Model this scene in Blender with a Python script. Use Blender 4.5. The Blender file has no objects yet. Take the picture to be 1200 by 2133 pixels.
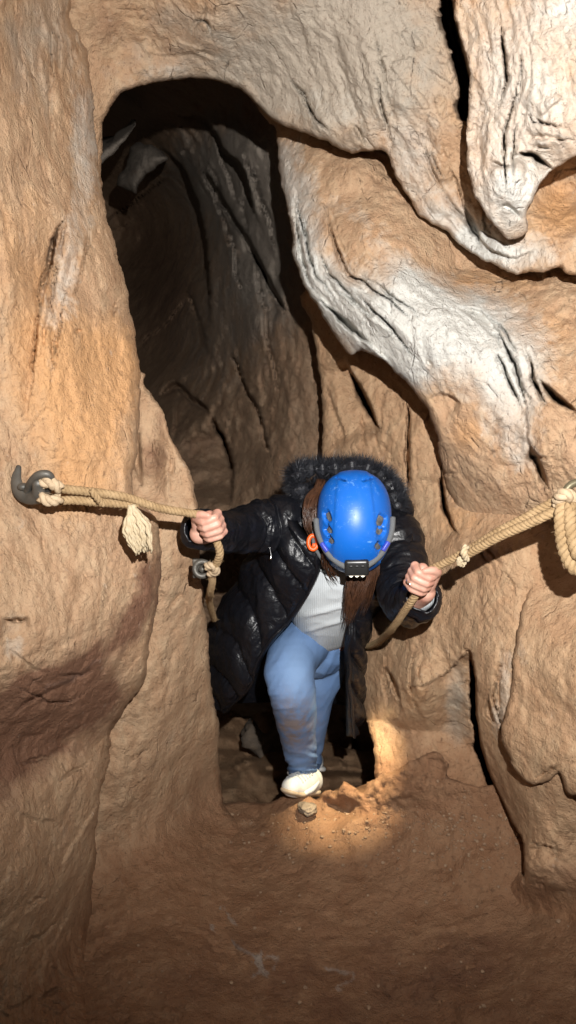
import bpy, bmesh, math, random
import numpy as np
from mathutils import Vector, Matrix

random.seed(7)
rng = np.random.default_rng(11)
scene = bpy.context.scene
COL = scene.collection

# ------------------------------------------------------------------ camera
W, H, F = 1200.0, 2133.0, 1674.0
PITCH = math.radians(12.0)
CAM = np.array([0.0, 0.0, 1.6])
FWD = np.array([0.0, math.cos(PITCH), -math.sin(PITCH)])
UP = np.array([0.0, math.sin(PITCH), math.cos(PITCH)])
RIGHT = np.array([1.0, 0.0, 0.0])


def PX(u, v, d):
    """a point seen in direction (u, v) at depth d metres (arrays or numbers)"""
    u = np.asarray(u, float); v = np.asarray(v, float); d = np.asarray(d, float)
    a = ((u - W / 2) / F * d)[..., None]
    b = (-(v - H / 2) / F * d)[..., None]
    return CAM + d[..., None] * FWD + a * RIGHT + b * UP


def V(u, v, d):
    return Vector(PX(u, v, d))


cam_data = bpy.data.cameras.new("camera")
cam = bpy.data.objects.new("camera", cam_data)
COL.objects.link(cam)
cam.location = CAM
cam.rotation_euler = (math.pi / 2 - PITCH, 0, 0)
cam_data.sensor_fit = 'VERTICAL'
cam_data.sensor_height = 36.0
cam_data.lens = 36.0 * F / H
cam_data.clip_start = 0.05
cam_data.clip_end = 200
scene.camera = cam

# ------------------------------------------------------------------ noise


def _h(ix, iy, iz, seed):
    n = (ix.astype(np.int64) * 374761393 + iy.astype(np.int64) * 668265263
         + iz.astype(np.int64) * 2147483647 + seed * 1274126177)
    n = (n ^ (n >> 13)) * 1274126177
    n = n ^ (n >> 16)
    return (n & 0xFFFFF).astype(float) / 0xFFFFF * 2 - 1


def vnoise(p, seed=0):
    """smooth value noise, p = (N,3)"""
    i = np.floor(p); f = p - i
    f = f * f * f * (f * (f * 6 - 15) + 10)
    ix, iy, iz = i[:, 0], i[:, 1], i[:, 2]
    r = 0
    for dx in (0, 1):
        wx = f[:, 0] if dx else 1 - f[:, 0]
        for dy in (0, 1):
            wy = f[:, 1] if dy else 1 - f[:, 1]
            for dz in (0, 1):
                wz = f[:, 2] if dz else 1 - f[:, 2]
                r = r + wx * wy * wz * _h(ix + dx, iy + dy, iz + dz, seed)
    return r


def fbm(p, octaves=4, seed=0, gain=0.5):
    r = 0; a = 1.0; t = 0
    for k in range(octaves):
        r = r + a * vnoise(p * (2.03 ** k) + 17.3 * k, seed + k)
        t += a; a *= gain
    return r / t


def ridged(p, octaves=3, seed=0):
    r = 0; a = 1.0; t = 0
    for k in range(octaves):
        r = r + a * (1 - 2 * np.abs(vnoise(p * (2.1 ** k) + 9.1 * k, seed + k)))
        t += a; a *= 0.5
    return r / t


def facets(p, seed=0):
    """broken-rock faces: every cell is a plane with a tilt of its own"""
    i0 = np.floor(p)
    best = np.full(len(p), 1e9); val = np.zeros(len(p))
    for dx in (-1, 0, 1):
        for dy in (-1, 0, 1):
            for dz in (-1, 0, 1):
                c = i0 + np.array([dx, dy, dz])
                h = [_h(c[:, 0], c[:, 1], c[:, 2], seed + k) for k in range(7)]
                f = c + .5 + .45 * np.stack(h[:3], 1)
                r = p - f
                d = (r * r).sum(1)
                m = d < best
                best[m] = d[m]
                g = np.stack(h[3:6], 1)
                val[m] = ((g * r).sum(1) + .25 * h[6])[m]
    return val


def smooth(a, b, x):
    t = np.clip((x - a) / (b - a), 0, 1)
    return t * t * (3 - 2 * t)


def catmull(pts, n=6, closed=False):
    pts = np.asarray(pts, float)
    m = len(pts)
    out = []
    rngk = range(m) if closed else range(m - 1)
    for k in rngk:
        if closed:
            p0, p1, p2, p3 = pts[(k - 1) % m], pts[k], pts[(k + 1) % m], pts[(k + 2) % m]
        else:
            p1, p2 = pts[k], pts[k + 1]
            p0 = pts[k - 1] if k > 0 else 2 * p1 - p2
            p3 = pts[k + 2] if k + 2 < m else 2 * p2 - p1
        for j in range(n):
            t = j / n
            out.append(0.5 * ((2 * p1) + (-p0 + p2) * t + (2 * p0 - 5 * p1 + 4 * p2 - p3) * t * t
                              + (-p0 + 3 * p1 - 3 * p2 + p3) * t ** 3))
    if not closed:
        out.append(pts[-1])
    return np.array(out)


def poly_nearest(p, poly, closed):
    """distance, nearest point, sign by nearest edge, arc parameter"""
    a = poly if closed else poly[:-1]
    b = np.roll(poly, -1, axis=0) if closed else poly[1:]
    n = len(p)
    best = np.full(n, 1e18); bq = np.zeros((n, 2)); bs = np.ones(n); bt = np.zeros(n)
    seg = np.linalg.norm(b - a, axis=1); cum = np.concatenate([[0], np.cumsum(seg)])
    for k in range(len(a)):
        d = b[k] - a[k]
        L2 = max(d @ d, 1e-9)
        t = np.clip(((p - a[k]) @ d) / L2, 0, 1)
        q = a[k] + t[:, None] * d
        r = p - q
        dd = (r * r).sum(1)
        m = dd < best
        best[m] = dd[m]; bq[m] = q[m]
        bs[m] = np.sign(d[0] * r[m, 1] - d[1] * r[m, 0])
        bt[m] = (cum[k] + t[m] * seg[k]) / cum[-1]
    return np.sqrt(best), bq, bs, bt, cum[-1]


def box_near(p, line, m):
    lo = line.min(0) - m; hi = line.max(0) + m
    return np.nonzero((p[:, 0] > lo[0]) & (p[:, 0] < hi[0]) & (p[:, 1] > lo[1]) & (p[:, 1] < hi[1]))[0]


def inside(p, poly):
    x, y = p[:, 0], p[:, 1]
    c = np.zeros(len(p), bool)
    j = len(poly) - 1
    for i in range(len(poly)):
        xi, yi = poly[i]; xj, yj = poly[j]
        if yi != yj:
            m = ((yi > y) != (yj > y)) & (x < (xj - xi) * (y - yi) / (yj - yi) + xi)
            c ^= m
        j = i
    return c


class TPS:
    def __init__(self, ctrl, lam=0.02):
        c = np.array(ctrl, float)
        self.x = c[:, :2] / 1000.0
        n = len(c)
        r = np.linalg.norm(self.x[:, None] - self.x[None], axis=2)
        K = self.k(r) + lam * np.eye(n) * 0.1
        P = np.hstack([np.ones((n, 1)), self.x])
        A = np.zeros((n + 3, n + 3)); A[:n, :n] = K; A[:n, n:] = P; A[n:, :n] = P.T
        self.w = np.linalg.solve(A, np.concatenate([c[:, 2], np.zeros(3)]))
        self.lo, self.hi = c[:, 2].min() - .15, c[:, 2].max() + .15

    @staticmethod
    def k(r):
        return np.where(r > 0, r * r * np.log(np.maximum(r, 1e-9)), 0)

    def __call__(self, p):
        q = p / 1000.0
        out = self.w[-3] + q @ self.w[-2:]
        for k in range(len(self.x)):
            out = out + self.w[k] * self.k(np.linalg.norm(q - self.x[k], axis=1))
        return np.clip(out, self.lo, self.hi)


# ------------------------------------------------------------------ materials


class NT:
    def __init__(self, name):
        self.m = bpy.data.materials.new(name)
        self.m.use_nodes = True
        self.t = self.m.node_tree
        self.t.nodes.clear()
        self.out = self.n('ShaderNodeOutputMaterial')
        self.b = self.n('ShaderNodeBsdfPrincipled')
        self.l(self.b.outputs[0], self.out.inputs[0])

    def n(self, kind, **kw):
        nd = self.t.nodes.new(kind)
        for k, v in kw.items():
            if hasattr(nd, k):
                setattr(nd, k, v)
            else:
                nd.inputs[k.replace('_', ' ')].default_value = v
        return nd

    def l(self, a, b):
        self.t.links.new(a, b)

    def noise(self, vec, scale, detail=4, rough=0.55, dist=0.0):
        nd = self.n('ShaderNodeTexNoise')
        nd.inputs['Scale'].default_value = scale
        nd.inputs['Detail'].default_value = detail
        nd.inputs['Roughness'].default_value = rough
        nd.inputs['Distortion'].default_value = dist
        if vec is not None:
            self.l(vec, nd.inputs['Vector'])
        return nd.outputs[0]

    def ramp(self, fac, stops):
        r = self.n('ShaderNodeValToRGB')
        e = r.color_ramp.elements
        while len(e) < len(stops):
            e.new(0.5)
        for k, (p, c) in enumerate(stops):
            e[k].position = p
            e[k].color = (c, c, c, 1) if not hasattr(c, '__len__') else (*c, 1)
        self.l(fac, r.inputs[0])
        return r.outputs[0]

    def mix(self, fac, a, b, mode='MIX'):
        m = self.n('ShaderNodeMix', data_type='RGBA', blend_type=mode)
        for s, v in ((m.inputs[0], fac), (m.inputs[6], a), (m.inputs[7], b)):
            if isinstance(v, (int, float)):
                s.default_value = v
            elif hasattr(v, 'is_linked'):
                self.l(v, s)
            else:
                s.default_value = (*v, 1)
        return m.outputs[2]

    def math(self, op, a, b=0.0):
        m = self.n('ShaderNodeMath', operation=op)
        for s, v in ((m.inputs[0], a), (m.inputs[1], b)):
            if isinstance(v, (int, float)):
                s.default_value = v
            else:
                self.l(v, s)
        return m.outputs[0]

    def bump(self, h, strength, dist, normal=None):
        b = self.n('ShaderNodeBump')
        b.inputs['Strength'].default_value = strength
        b.inputs['Distance'].default_value = dist
        self.l(h, b.inputs['Height'])
        if normal is not None:
            self.l(normal, b.inputs['Normal'])
        return b.outputs[0]


def rock_material(name, tint=(1, 1, 1), angle=0.0, stretch=5.0, rough_amt=1.0, flake=1.0, grit=1.0):
    """cave rock: tan limestone with pale calcite, ochre and dark brown stains held in vertex attributes"""
    g = NT(name)
    tc = g.n('ShaderNodeTexCoord')
    obj = tc.outputs['Object']
    at = lambda nm: g.n('ShaderNodeAttribute', attribute_name=nm).outputs['Fac']
    white, orange, dark, grey = at('white'), at('orange'), at('dark'), at('grey')
    mp = g.n('ShaderNodeMapping')
    mp.inputs['Rotation'].default_value = (0, angle, 0)
    mp.inputs['Scale'].default_value = (stretch, 1.0 * stretch, 1.0)
    g.l(obj, mp.inputs['Vector'])
    st = mp.outputs[0]
    n1 = g.noise(obj, 7, 6, .65, .6)
    n2 = g.noise(obj, 26, 5, .6, .8)
    n3 = g.noise(st, 9, 6, .65, .7)
    n4 = g.noise(obj, 90, 3, .6)
    n5 = g.noise(st, 24, 4, .6, .4)

    def stain(mask, lo, hi, src):
        s = g.math('ADD', mask, g.math('MULTIPLY', g.math('SUBTRACT', src, 0.5), .95))
        return g.ramp(s, ((lo, 0.0), (hi, 1.0)))
    base = g.mix(g.ramp(n1, ((.3, 0), (.7, 1))), (.315, .190, .107), (.408, .262, .160))
    base = g.mix(g.ramp(n3, ((.4, 0), (.75, 1))), base, (.44, .31, .195))
    c = g.mix(g.math('MULTIPLY', stain(orange, .35, .8, n1), .8), base, (.46, .25, .11))
    c = g.mix(g.math('MULTIPLY', stain(grey, .3, .75, n1), .85), c, (.30, .27, .225))
    c = g.mix(stain(white, .22, .85, g.mix(.5, n3, n2)), c, (.49, .48, .445))
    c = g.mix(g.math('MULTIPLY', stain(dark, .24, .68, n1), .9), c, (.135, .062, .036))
    # small pale scuffs and ochre flecks
    sp = g.math('MULTIPLY', g.ramp(n5, ((.62, 0), (.74, 1))), g.ramp(n2, ((.45, 0), (.65, 1))))
    c = g.mix(g.math('MULTIPLY', sp, .45), c, (.55, .46, .38))
    c = g.mix(g.math('MULTIPLY', g.ramp(n4, ((.3, 1), (.42, 0))), .45), c, (.09, .05, .03))
    c = g.mix(1.0, c, tint, 'MULTIPLY')
    g.l(c, g.b.inputs['Base Color'])
    g.b.inputs['Roughness'].default_value = 0.72
    g.b.inputs['Specular IOR Level'].default_value = 0.3
    # dust-brown clay where the wall runs into the ground
    c = g.mix(at('clay'), c, g.mix(1.0, c, (.58, .475, .42), 'MULTIPLY'))
    # flaking: broken cracks that follow the grain, with dirt and crack shade put into the colour
    wv = g.mix(.22, st, g.n('ShaderNodeTexNoise', Scale=9.0, Detail=3.0).outputs[1])
    vor = g.n('ShaderNodeTexVoronoi', feature='DISTANCE_TO_EDGE')
    vor.inputs['Scale'].default_value = 5.5
    g.l(wv, vor.inputs['Vector'])
    k1 = g.math('MULTIPLY', g.ramp(vor.outputs[0], ((0, 1), (.03, 0))), g.ramp(n2, ((.46, 0), (.62, 1))))
    area = g.ramp(g.noise(obj, 3.6, 4, .62, .5), ((.44, .06), (.60, 1)))
    area = g.math('MULTIPLY', g.math('MAXIMUM', area, g.math('MULTIPLY', white, .7)), flake)
    k1a = g.math('MULTIPLY', k1, area)
    n6 = g.noise(st, 26, 5, .68, .6)
    hs = g.math('MULTIPLY', g.noise(obj, 12, 5, .6, .3), .011 * rough_amt)
    hs = g.math('ADD', hs, g.math('MULTIPLY', g.math('MULTIPLY', n6, area), .008 * rough_amt))
    hs = g.math('SUBTRACT', hs, g.math('MULTIPLY', k1a, .007 * rough_amt))
    hs = g.math('ADD', hs, g.math('MULTIPLY', g.noise(obj, 60, 5, .72), .0075 * grit))
    hs = g.math('ADD', hs, g.math('MULTIPLY', g.noise(obj, 220, 3, .65), .0036 * grit))
    h = g.bump(hs, 1.0, 1.0)
    c = g.mix(g.math('MULTIPLY', k1a, .35), c, (.08, .05, .035))
    g.l(c, g.b.inputs['Base Color'])
    g.l(h, g.b.inputs['Normal'])
    return g.m


def simple(name, col, rough=.5, metal=0.0, bump=None, var=None, spec=.5):
    g = NT(name)
    tc = g.n('ShaderNodeTexCoord').outputs['Object']
    g.b.inputs['Roughness'].default_value = rough
    g.b.inputs['Metallic'].default_value = metal
    g.b.inputs['Specular IOR Level'].default_value = spec
    if var:
        sc, c2 = var
        c = g.mix(g.ramp(g.noise(tc, sc, 5), ((.35, 0), (.68, 1))), col, c2)
        g.l(c, g.b.inputs['Base Color'])
    else:
        g.b.inputs['Base Color'].default_value = (*col, 1)
    if bump:
        sc, st, ds = bump
        g.l(g.bump(g.noise(tc, sc, 5), st, ds), g.b.inputs['Normal'])
    return g.m


# ------------------------------------------------------------------ objects


def link(o, parent=None):
    COL.objects.link(o)
    if parent is not None:
        o.parent = parent
        o.matrix_parent_inverse = parent.matrix_world.inverted()
    return o


def mesh_obj(name, verts, faces, mat, parent=None, smooth_=True, mats=None, midx=None):
    me = bpy.data.meshes.new(name)
    me.from_pydata([tuple(v) for v in verts], [], [tuple(f) for f in faces])
    me.update()
    for m in (mats or [mat]):
        me.materials.append(m)
    if smooth_:
        me.polygons.foreach_set('use_smooth', [True] * len(me.polygons))
    if midx is not None:
        me.polygons.foreach_set('material_index', midx)
    o = bpy.data.objects.new(name, me)
    return link(o, parent)


def tag(o, label=None, cat=None, group=None, kind=None):
    if label: o['label'] = label
    if cat: o['category'] = cat
    if group: o['group'] = group
    if kind: o['kind'] = kind
    return o


def empty(name, loc):
    o = bpy.data.objects.new(name, None)
    o.location = loc
    o.empty_display_size = .1
    COL.objects.link(o)
    bpy.context.view_layer.update()
    return o


# ------------------------------------------------------------------ rock masses


def strata(a, b, n, seed, amp=.012, fall=28, groove=.35, lo=.22, hi=.6, w=2.6):
    """broken bedding lines fanned out between two guide curves"""
    rs = random.Random(seed)
    A = catmull(a, 12); B = catmull(b, 12)
    t = np.linspace(0, 1, 40)
    def samp(Cv):
        s = np.linspace(0, 1, len(Cv))
        return np.stack([np.interp(t, s, Cv[:, 0]), np.interp(t, s, Cv[:, 1])], 1)
    A, B = samp(A), samp(B)
    L, G = [], []
    for k in range(n):
        f = rs.random(); span = rs.uniform(lo, hi); t0 = rs.uniform(0, 1 - span)
        i0, i1 = int(t0 * 39), int((t0 + span) * 39)
        drift = rs.uniform(-.06, .06)
        pts = [tuple(A[i] * (1 - f - drift * (i - i0) / 39) + B[i] * (f + drift * (i - i0) / 39) + np.array([rs.gauss(0, 2.2), rs.gauss(0, 2.2)])) for i in range(i0, i1 + 1, 3)]
        if len(pts) < 3:
            continue
        if rs.random() < groove:
            G.append((pts, w * rs.uniform(.7, 1.3), amp * rs.uniform(1.2, 2.6)))
        else:
            L.append((pts, amp * rs.uniform(.5, 1.3) * rs.choice((1, 1, -1)), fall * rs.uniform(.6, 1.4), .3))
    return L, G



def smin(a, b, k):
    h = np.clip(.5 + .5 * (b - a) / k, 0, 1)
    return b * (1 - h) + a * h - k * h * (1 - h)


def rock(name, label, outline, depth, mat, step=5, rim=(30, .08), thick=.5, margin=30, ledges=(), grooves=(),
         stains=None, rough=.018, stri=(0.004, 0.0), wob=8, seed=0, bumps=(), closed_n=4, extra=None, fct=.006, clay=None):
    """One body of rock. The outline bounds it, depth gives the distance of its face,
    the rim rounds its edge and its sides run back by 'thick' metres."""
    poly = catmull(outline, closed_n, True)
    x0, y0 = poly.min(0) - margin; x1, y1 = poly.max(0) + margin
    # finer cells where the photograph looks, coarser outside its frame
    def axis(a, b, lo, hi):
        mid = np.arange(max(a, lo), min(b, hi) + step, step)
        pre = np.arange(a, lo, step * 4) if a < lo else np.array([])
        post = np.arange(hi + step * 4, b + step * 4, step * 4) if b > hi else np.array([])
        return np.concatenate([pre, mid, post])
    us = axis(x0, x1, -60, 1260); vs = axis(y0, y1, -60, 2190)
    U, Vv = np.meshgrid(us, vs)
    nv, nu = U.shape
    p = np.stack([U.ravel(), Vv.ravel()], 1)
    pw = np.concatenate([p / 38.0, np.full((len(p), 1), seed * 3.7)], 1)
    wobv = np.stack([fbm(pw, 5, seed + 50, .62), fbm(pw + 31.7, 5, seed + 60, .62)], 1)
    pq = p + wobv * wob
    dist, q, _, _, _ = poly_nearest(pq, poly, True)
    ins = inside(pq, poly)
    s = np.where(ins, dist, -dist)
    keep = s > -margin
    # outside vertices wrap back along the rim
    out = ~ins
    nrm = q - pq
    ln = np.maximum(np.linalg.norm(nrm, axis=1), 1e-6)
    pos = p.copy()
    pos[out] = (p + (q - pq) + (nrm / ln[:, None]) * (dist * .35)[:, None])[out]
    dep = depth(p) if callable(depth) else TPS(depth)(p)
    dep = np.asarray(dep, float)
    R, Rm = rim
    t = np.clip(s / R, 0, 1)
    dep = dep + Rm * (1 - np.sqrt(np.clip(1 - (1 - t) ** 2, 0, 1)))
    dep = dep + np.where(out, dist / margin * thick, 0)
    wob2 = wobv * 7
    for L in ledges:
        pts, amp, fall = L[:3]
        tap = L[3] if len(L) > 3 else .12
        cv = catmull(pts, 4)
        near = box_near(p, cv, fall * 4.5 + 30)
        d, _, sg, tt, _ = poly_nearest((p + wob2)[near], cv, False)
        sd = d * sg
        e = 1.0
        if tap > 0:
            e = smooth(0, tap, tt) * smooth(0, tap, 1 - tt)
        dep[near] += amp * e * smooth(-step * .8, step * .8, sd) * np.exp(-np.maximum(sd, 0) / fall)
    for G in grooves:
        pts, w, amp = G[:3]
        tap = G[3] if len(G) > 3 else .42
        cv = catmull(pts, 4)
        near = box_near(p, cv, w * 3 + 24)
        d, _, sg, tt, ln_ = poly_nearest((p + wob2)[near], cv, False)
        e = (smooth(0, tap, tt) * smooth(0, tap, 1 - tt)) if tap > 0 else 1.0
        amp = amp * (1.0 + 2.2 * min(1.0, max(0.0, (ln_ - 60) / 120)))
        ww = w * (0.12 + 0.88 * e) * (1 + .7 * wobv[near, 0])
        dep[near] += amp * e * np.exp(-(d / np.maximum(ww, 1)) ** 4)
    for (bu, bv, ru, rv, amp) in bumps:
        dep = dep - amp * np.exp(-(((p[:, 0] - bu) / ru) ** 2 + ((p[:, 1] - bv) / rv) ** 2))
    if extra is not None:
        dep = dep + extra(p)
    # natural unevenness, in world space so that neighbouring bodies agree
    w0 = PX(pos[:, 0], pos[:, 1], dep)
    dep = dep + rough * 2.2 * fbm(w0 * 3.1, 3, 3) + rough * 1.0 * fbm(w0 * 11, 4, 9) + rough * .35 * ridged(w0 * 24, 3, 21)
    if fct:
        wq = w0 + .03 * np.stack([fbm(w0 * 6, 3, 91), fbm(w0 * 6, 3, 92), fbm(w0 * 6, 3, 93)], 1)
        amt = smooth(-.25, .35, fbm(w0 * 2.3, 2, 97))
        ca, sn = math.cos(stri[1]), math.sin(stri[1])
        e1 = np.array([ca, 0, -sn]); e2 = np.array([sn, 0, ca])
        ws = np.stack([wq @ e1 * .5, wq[:, 1], wq @ e2], 1)
        dep = dep + fct * amt * (1.5 * facets(ws * 13, 101) + .9 * facets(ws * 34, 131))
    sa, sang = stri
    if sa:
        ca, sn = math.cos(sang), math.sin(sang)
        al = p[:, 0] * ca + p[:, 1] * sn; ac = -p[:, 0] * sn + p[:, 1] * ca
        wv = fbm(np.stack([p[:, 0] / 170, p[:, 1] / 170, 0 * al + seed], 1), 2, 70) * 60
        sp3 = np.stack([(ac + wv) / 17.0, al / 120.0, 0 * al + seed], 1)
        dep = dep + sa * ridged(sp3, 3, 33) + sa * .6 * fbm(np.stack([(ac + wv) / 7.0, al / 45.0, 0 * al], 1), 3, 41)
    P = PX(pos[:, 0], pos[:, 1], dep)
    idx = np.arange(nu * nv).reshape(nv, nu)
    quads = np.stack([idx[:-1, :-1], idx[1:, :-1], idx[1:, 1:], idx[:-1, 1:]], -1).reshape(-1, 4)
    ok = keep[quads].all(1)
    quads = quads[ok]
    used = np.unique(quads)
    remap = np.full(nu * nv, -1); remap[used] = np.arange(len(used))
    quads = remap[quads]
    Pm = P[used]
    me = bpy.data.meshes.new(name)
    me.vertices.add(len(Pm)); me.vertices.foreach_set('co', Pm.ravel())
    me.loops.add(quads.size); me.loops.foreach_set('vertex_index', quads.ravel())
    me.polygons.add(len(quads))
    me.polygons.foreach_set('loop_start', np.arange(0, quads.size, 4))
    me.polygons.foreach_set('loop_total', np.full(len(quads), 4))
    me.update(calc_edges=True)
    me.validate()
    me.polygons.foreach_set('use_smooth', [True] * len(me.polygons))
    me.materials.append(mat)
    for ch in ('white', 'orange', 'dark', 'grey'):
        val = np.zeros(len(used))
        pp = p[used] + wobv[used] * 22
        for st in (stains or {}).get(ch, ()):
            if len(st) == 1:
                val += st[0]
            elif len(st) == 5:
                bu, bv, ru, rv, a = st
                val += a * np.exp(-(((pp[:, 0] - bu) / ru) ** 2 + ((pp[:, 1] - bv) / rv) ** 2))
            else:                                   # a streak along a line: (points, width, amount)
                pts, wd, a = st
                cv = catmull(pts, 3)
                near = box_near(pp, cv, wd * 3)
                d, _, _, _, _ = poly_nearest(pp[near], cv, False)
                val[near] += a * np.exp(-(d / wd) ** 2)
        at = me.attributes.new(ch, 'FLOAT', 'POINT')
        at.data.foreach_set('value', np.clip(val, 0, 1.2))
    cl = np.zeros(len(used)) if clay is None else (clay(p[used]) if callable(clay) else np.full(len(used), float(clay)))
    at = me.attributes.new('clay', 'FLOAT', 'POINT')
    at.data.foreach_set('value', np.clip(cl + (.25 * wobv[used, 0] if callable(clay) else 0) * (cl > .02), 0, 1))
    o = bpy.data.objects.new(name, me)
    COL.objects.link(o)
    tag(o, label, None, None, 'structure')
    return o
# ------------------------------------------------------------------ the cave
R_LEFT = rock_material("tan_rock", angle=0.12, stretch=2.2, flake=.6)
R_RIGHT = rock_material("pale_rock", angle=-0.6, stretch=2.4, flake=.9)
R_TOP = rock_material("arch_rock", angle=-0.35, stretch=2.2, flake=.9)
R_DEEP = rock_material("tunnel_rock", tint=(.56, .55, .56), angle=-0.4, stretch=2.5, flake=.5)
R_LOW = rock_material("lower_rock", angle=0.1, stretch=2.0, flake=.5, tint=(1, .97, .93))
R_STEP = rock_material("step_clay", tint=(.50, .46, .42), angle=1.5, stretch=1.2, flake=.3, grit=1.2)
R_FLOOR = rock_material("clay", tint=(1, 1, 1), angle=1.5, stretch=1.2, flake=.25, grit=1.3, rough_amt=1.0)

ST_E = [strata([(596, 330), (625, 520), (665, 620), (740, 700), (850, 800)], [(680, 380), (720, 540), (800, 600), (900, 690), (960, 830)], 34, 3, .012),
        strata([(900, 640), (1000, 690), (1050, 780), (1085, 900)], [(1040, 620), (1090, 700), (1120, 800), (1160, 900)], 16, 4, .012),
        strata([(1000, 900), (1080, 860), (1200, 900)], [(1020, 1000), (1100, 1010), (1200, 980)], 10, 5, .008)]
ST_C = [strata([(560, 40), (580, 140), (640, 240), (720, 310)], [(760, -20), (800, 120), (830, 250), (860, 400)], 34, 6, .007, 18, .12),
        strata([(830, 330), (880, 420), (960, 490), (1080, 550)], [(900, 250), (950, 380), (1010, 470), (1150, 540)], 16, 7, .009, 22, .2),
        strata([(290, 60), (330, 130), (420, 150)], [(330, -20), (420, 60), (560, 120)], 8, 8, .007, 22)]
ST_D = [strata([(970, 0), (1000, 150), (990, 300), (1010, 430)], [(1120, 0), (1120, 150), (1080, 300), (1090, 470)], 24, 9, .011, 22, .22),
        strata([(1100, 200), (1140, 240), (1200, 250)], [(1060, 340), (1110, 330), (1180, 320)], 12, 10, .014, 22)]
ST_A = [strata([(130, 440), (90, 590), (76, 720)], [(160, 440), (120, 600), (110, 720)], 12, 21, .011, 22),
        strata([(250, 760), (200, 880), (190, 1000)], [(285, 780), (262, 900), (250, 1010)], 8, 22, .006, 24),
        strata([(0, 1640), (90, 1700), (190, 1690)], [(10, 2080), (100, 2000), (190, 1850)], 16, 23, .008, 30),
        strata([(110, 420), (95, 560), (75, 700), (60, 900)], [(215, 420), (190, 560), (150, 700), (150, 900)], 20, 11, .008, 26),
        strata([(20, 0), (40, 200), (30, 420)], [(170, 40), (180, 200), (200, 420)], 14, 12, .006, 24),
        strata([(0, 1330), (100, 1400), (240, 1380)], [(40, 1700), (120, 1640), (225, 1560)], 14, 13, .010, 26),
        strata([(20, 1050), (40, 1150), (60, 1270)], [(180, 1080), (190, 1180), (220, 1280)], 10, 14, .005, 24)]
ST_K = [strata([(330, 290), (420, 430), (450, 600), (480, 900)], [(520, 260), (560, 450), (610, 650), (640, 950)], 30, 15, .014, 30)]
ST_G = [strata([(940, 1000), (1050, 1060), (1150, 1180)], [(960, 1150), (1020, 1220), (1060, 1300)], 8, 24, .006, 24),
        strata([(1080, 1700), (1140, 1720), (1200, 1740)], [(1100, 1850), (1150, 1860), (1200, 1850)], 8, 25, .008, 24),
        strata([(670, 760), (690, 900), (700, 1050)], [(860, 820), (880, 950), (880, 1060)], 12, 16, .007, 24),
        strata([(760, 1330), (790, 1450), (800, 1600)], [(900, 1300), (880, 1450), (1000, 1650)], 12, 17, .007, 24),
        strata([(1000, 1320), (1010, 1450), (1050, 1640)], [(1060, 1300), (1040, 1450), (1090, 1680)], 8, 18, .008, 20)]


def st_l(S): return [x for s in S for x in s[0]]


def st_g(S): return [x for s in S for x in s[1]]


ground_ctrl = [(465, 1672, 2.86), (540, 1672, 2.83), (600, 1660, 2.74), (640, 1690, 2.62), (690, 1712, 2.62), (760, 1660, 2.60), (830, 1605, 2.52), (900, 1568, 2.46), (930, 1600, 2.42),
               (1000, 1700, 2.38), (1090, 1850, 2.24), (1200, 1870, 2.1), (1400, 1800, 1.95), (700, 1780, 2.5), (600, 1850, 2.42), (600, 2133, 1.93), (220, 1920, 2.27), (0, 2133, 1.92),
               (1200, 2133, 1.82), (330, 1760, 2.58), (-300, 2133, 1.85), (-300, 1700, 2.6), (600, 2600, 1.45), (0, 2600, 1.42), (1200, 2600, 1.38), (1000, 1950, 2.14),
               (1600, 2600, 1.3), (1600, 1800, 1.8), (820, 1750, 2.5), (150, 1700, 2.8)]
gt = TPS(ground_ctrl)


def into_ground(ctrl, k):
    t = TPS(ctrl)
    return lambda p: np.where(p[:, 1] > 1500, smin(t(p), gt(p), k * smooth(1500, 1640, p[:, 1]) + 1e-4) + .005 * smooth(1500, 1640, p[:, 1]), t(p))


def clay_near(ctrl, w):
    t = TPS(ctrl)
    return lambda p: smooth(1450, 1650, p[:, 1]) * smooth(w, 0, gt(p) - t(p))


# left wall in front
LEFT_CTRL = [(-850, -400, 1.0), (-850, 1000, .95), (-850, 2600, .95), (-400, -400, 1.25), (-400, 500, 1.25), (-400, 1300, 1.3), (-400, 2600, 1.15), (0, -400, 1.6), (130, -400, 1.8),
      (0, 0, 1.72), (140, 0, 2.0), (60, 250, 1.82), (195, 300, 2.12), (0, 500, 1.72), (150, 500, 1.93), (245, 560, 2.1),
      (0, 800, 1.74), (150, 800, 1.9), (285, 800, 2.08), (60, 1000, 1.80), (180, 1020, 1.90), (280, 990, 2.0),
      (320, 1150, 2.05), (180, 1200, 1.86), (0, 1250, 1.66), (150, 1330, 1.82), (300, 1380, 2.1), (60, 1370, 1.72),
      (110, 1480, 1.86), (0, 1560, 1.8), (230, 1520, 2.14), (120, 1640, 1.95), (0, 1750, 1.72), (100, 1850, 1.9), (190, 1900, 2.24),
      (0, 2133, 1.76), (100, 2133, 1.87), (180, 2133, 2.0), (180, 2600, 1.5), (0, 2600, 1.3)]
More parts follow.
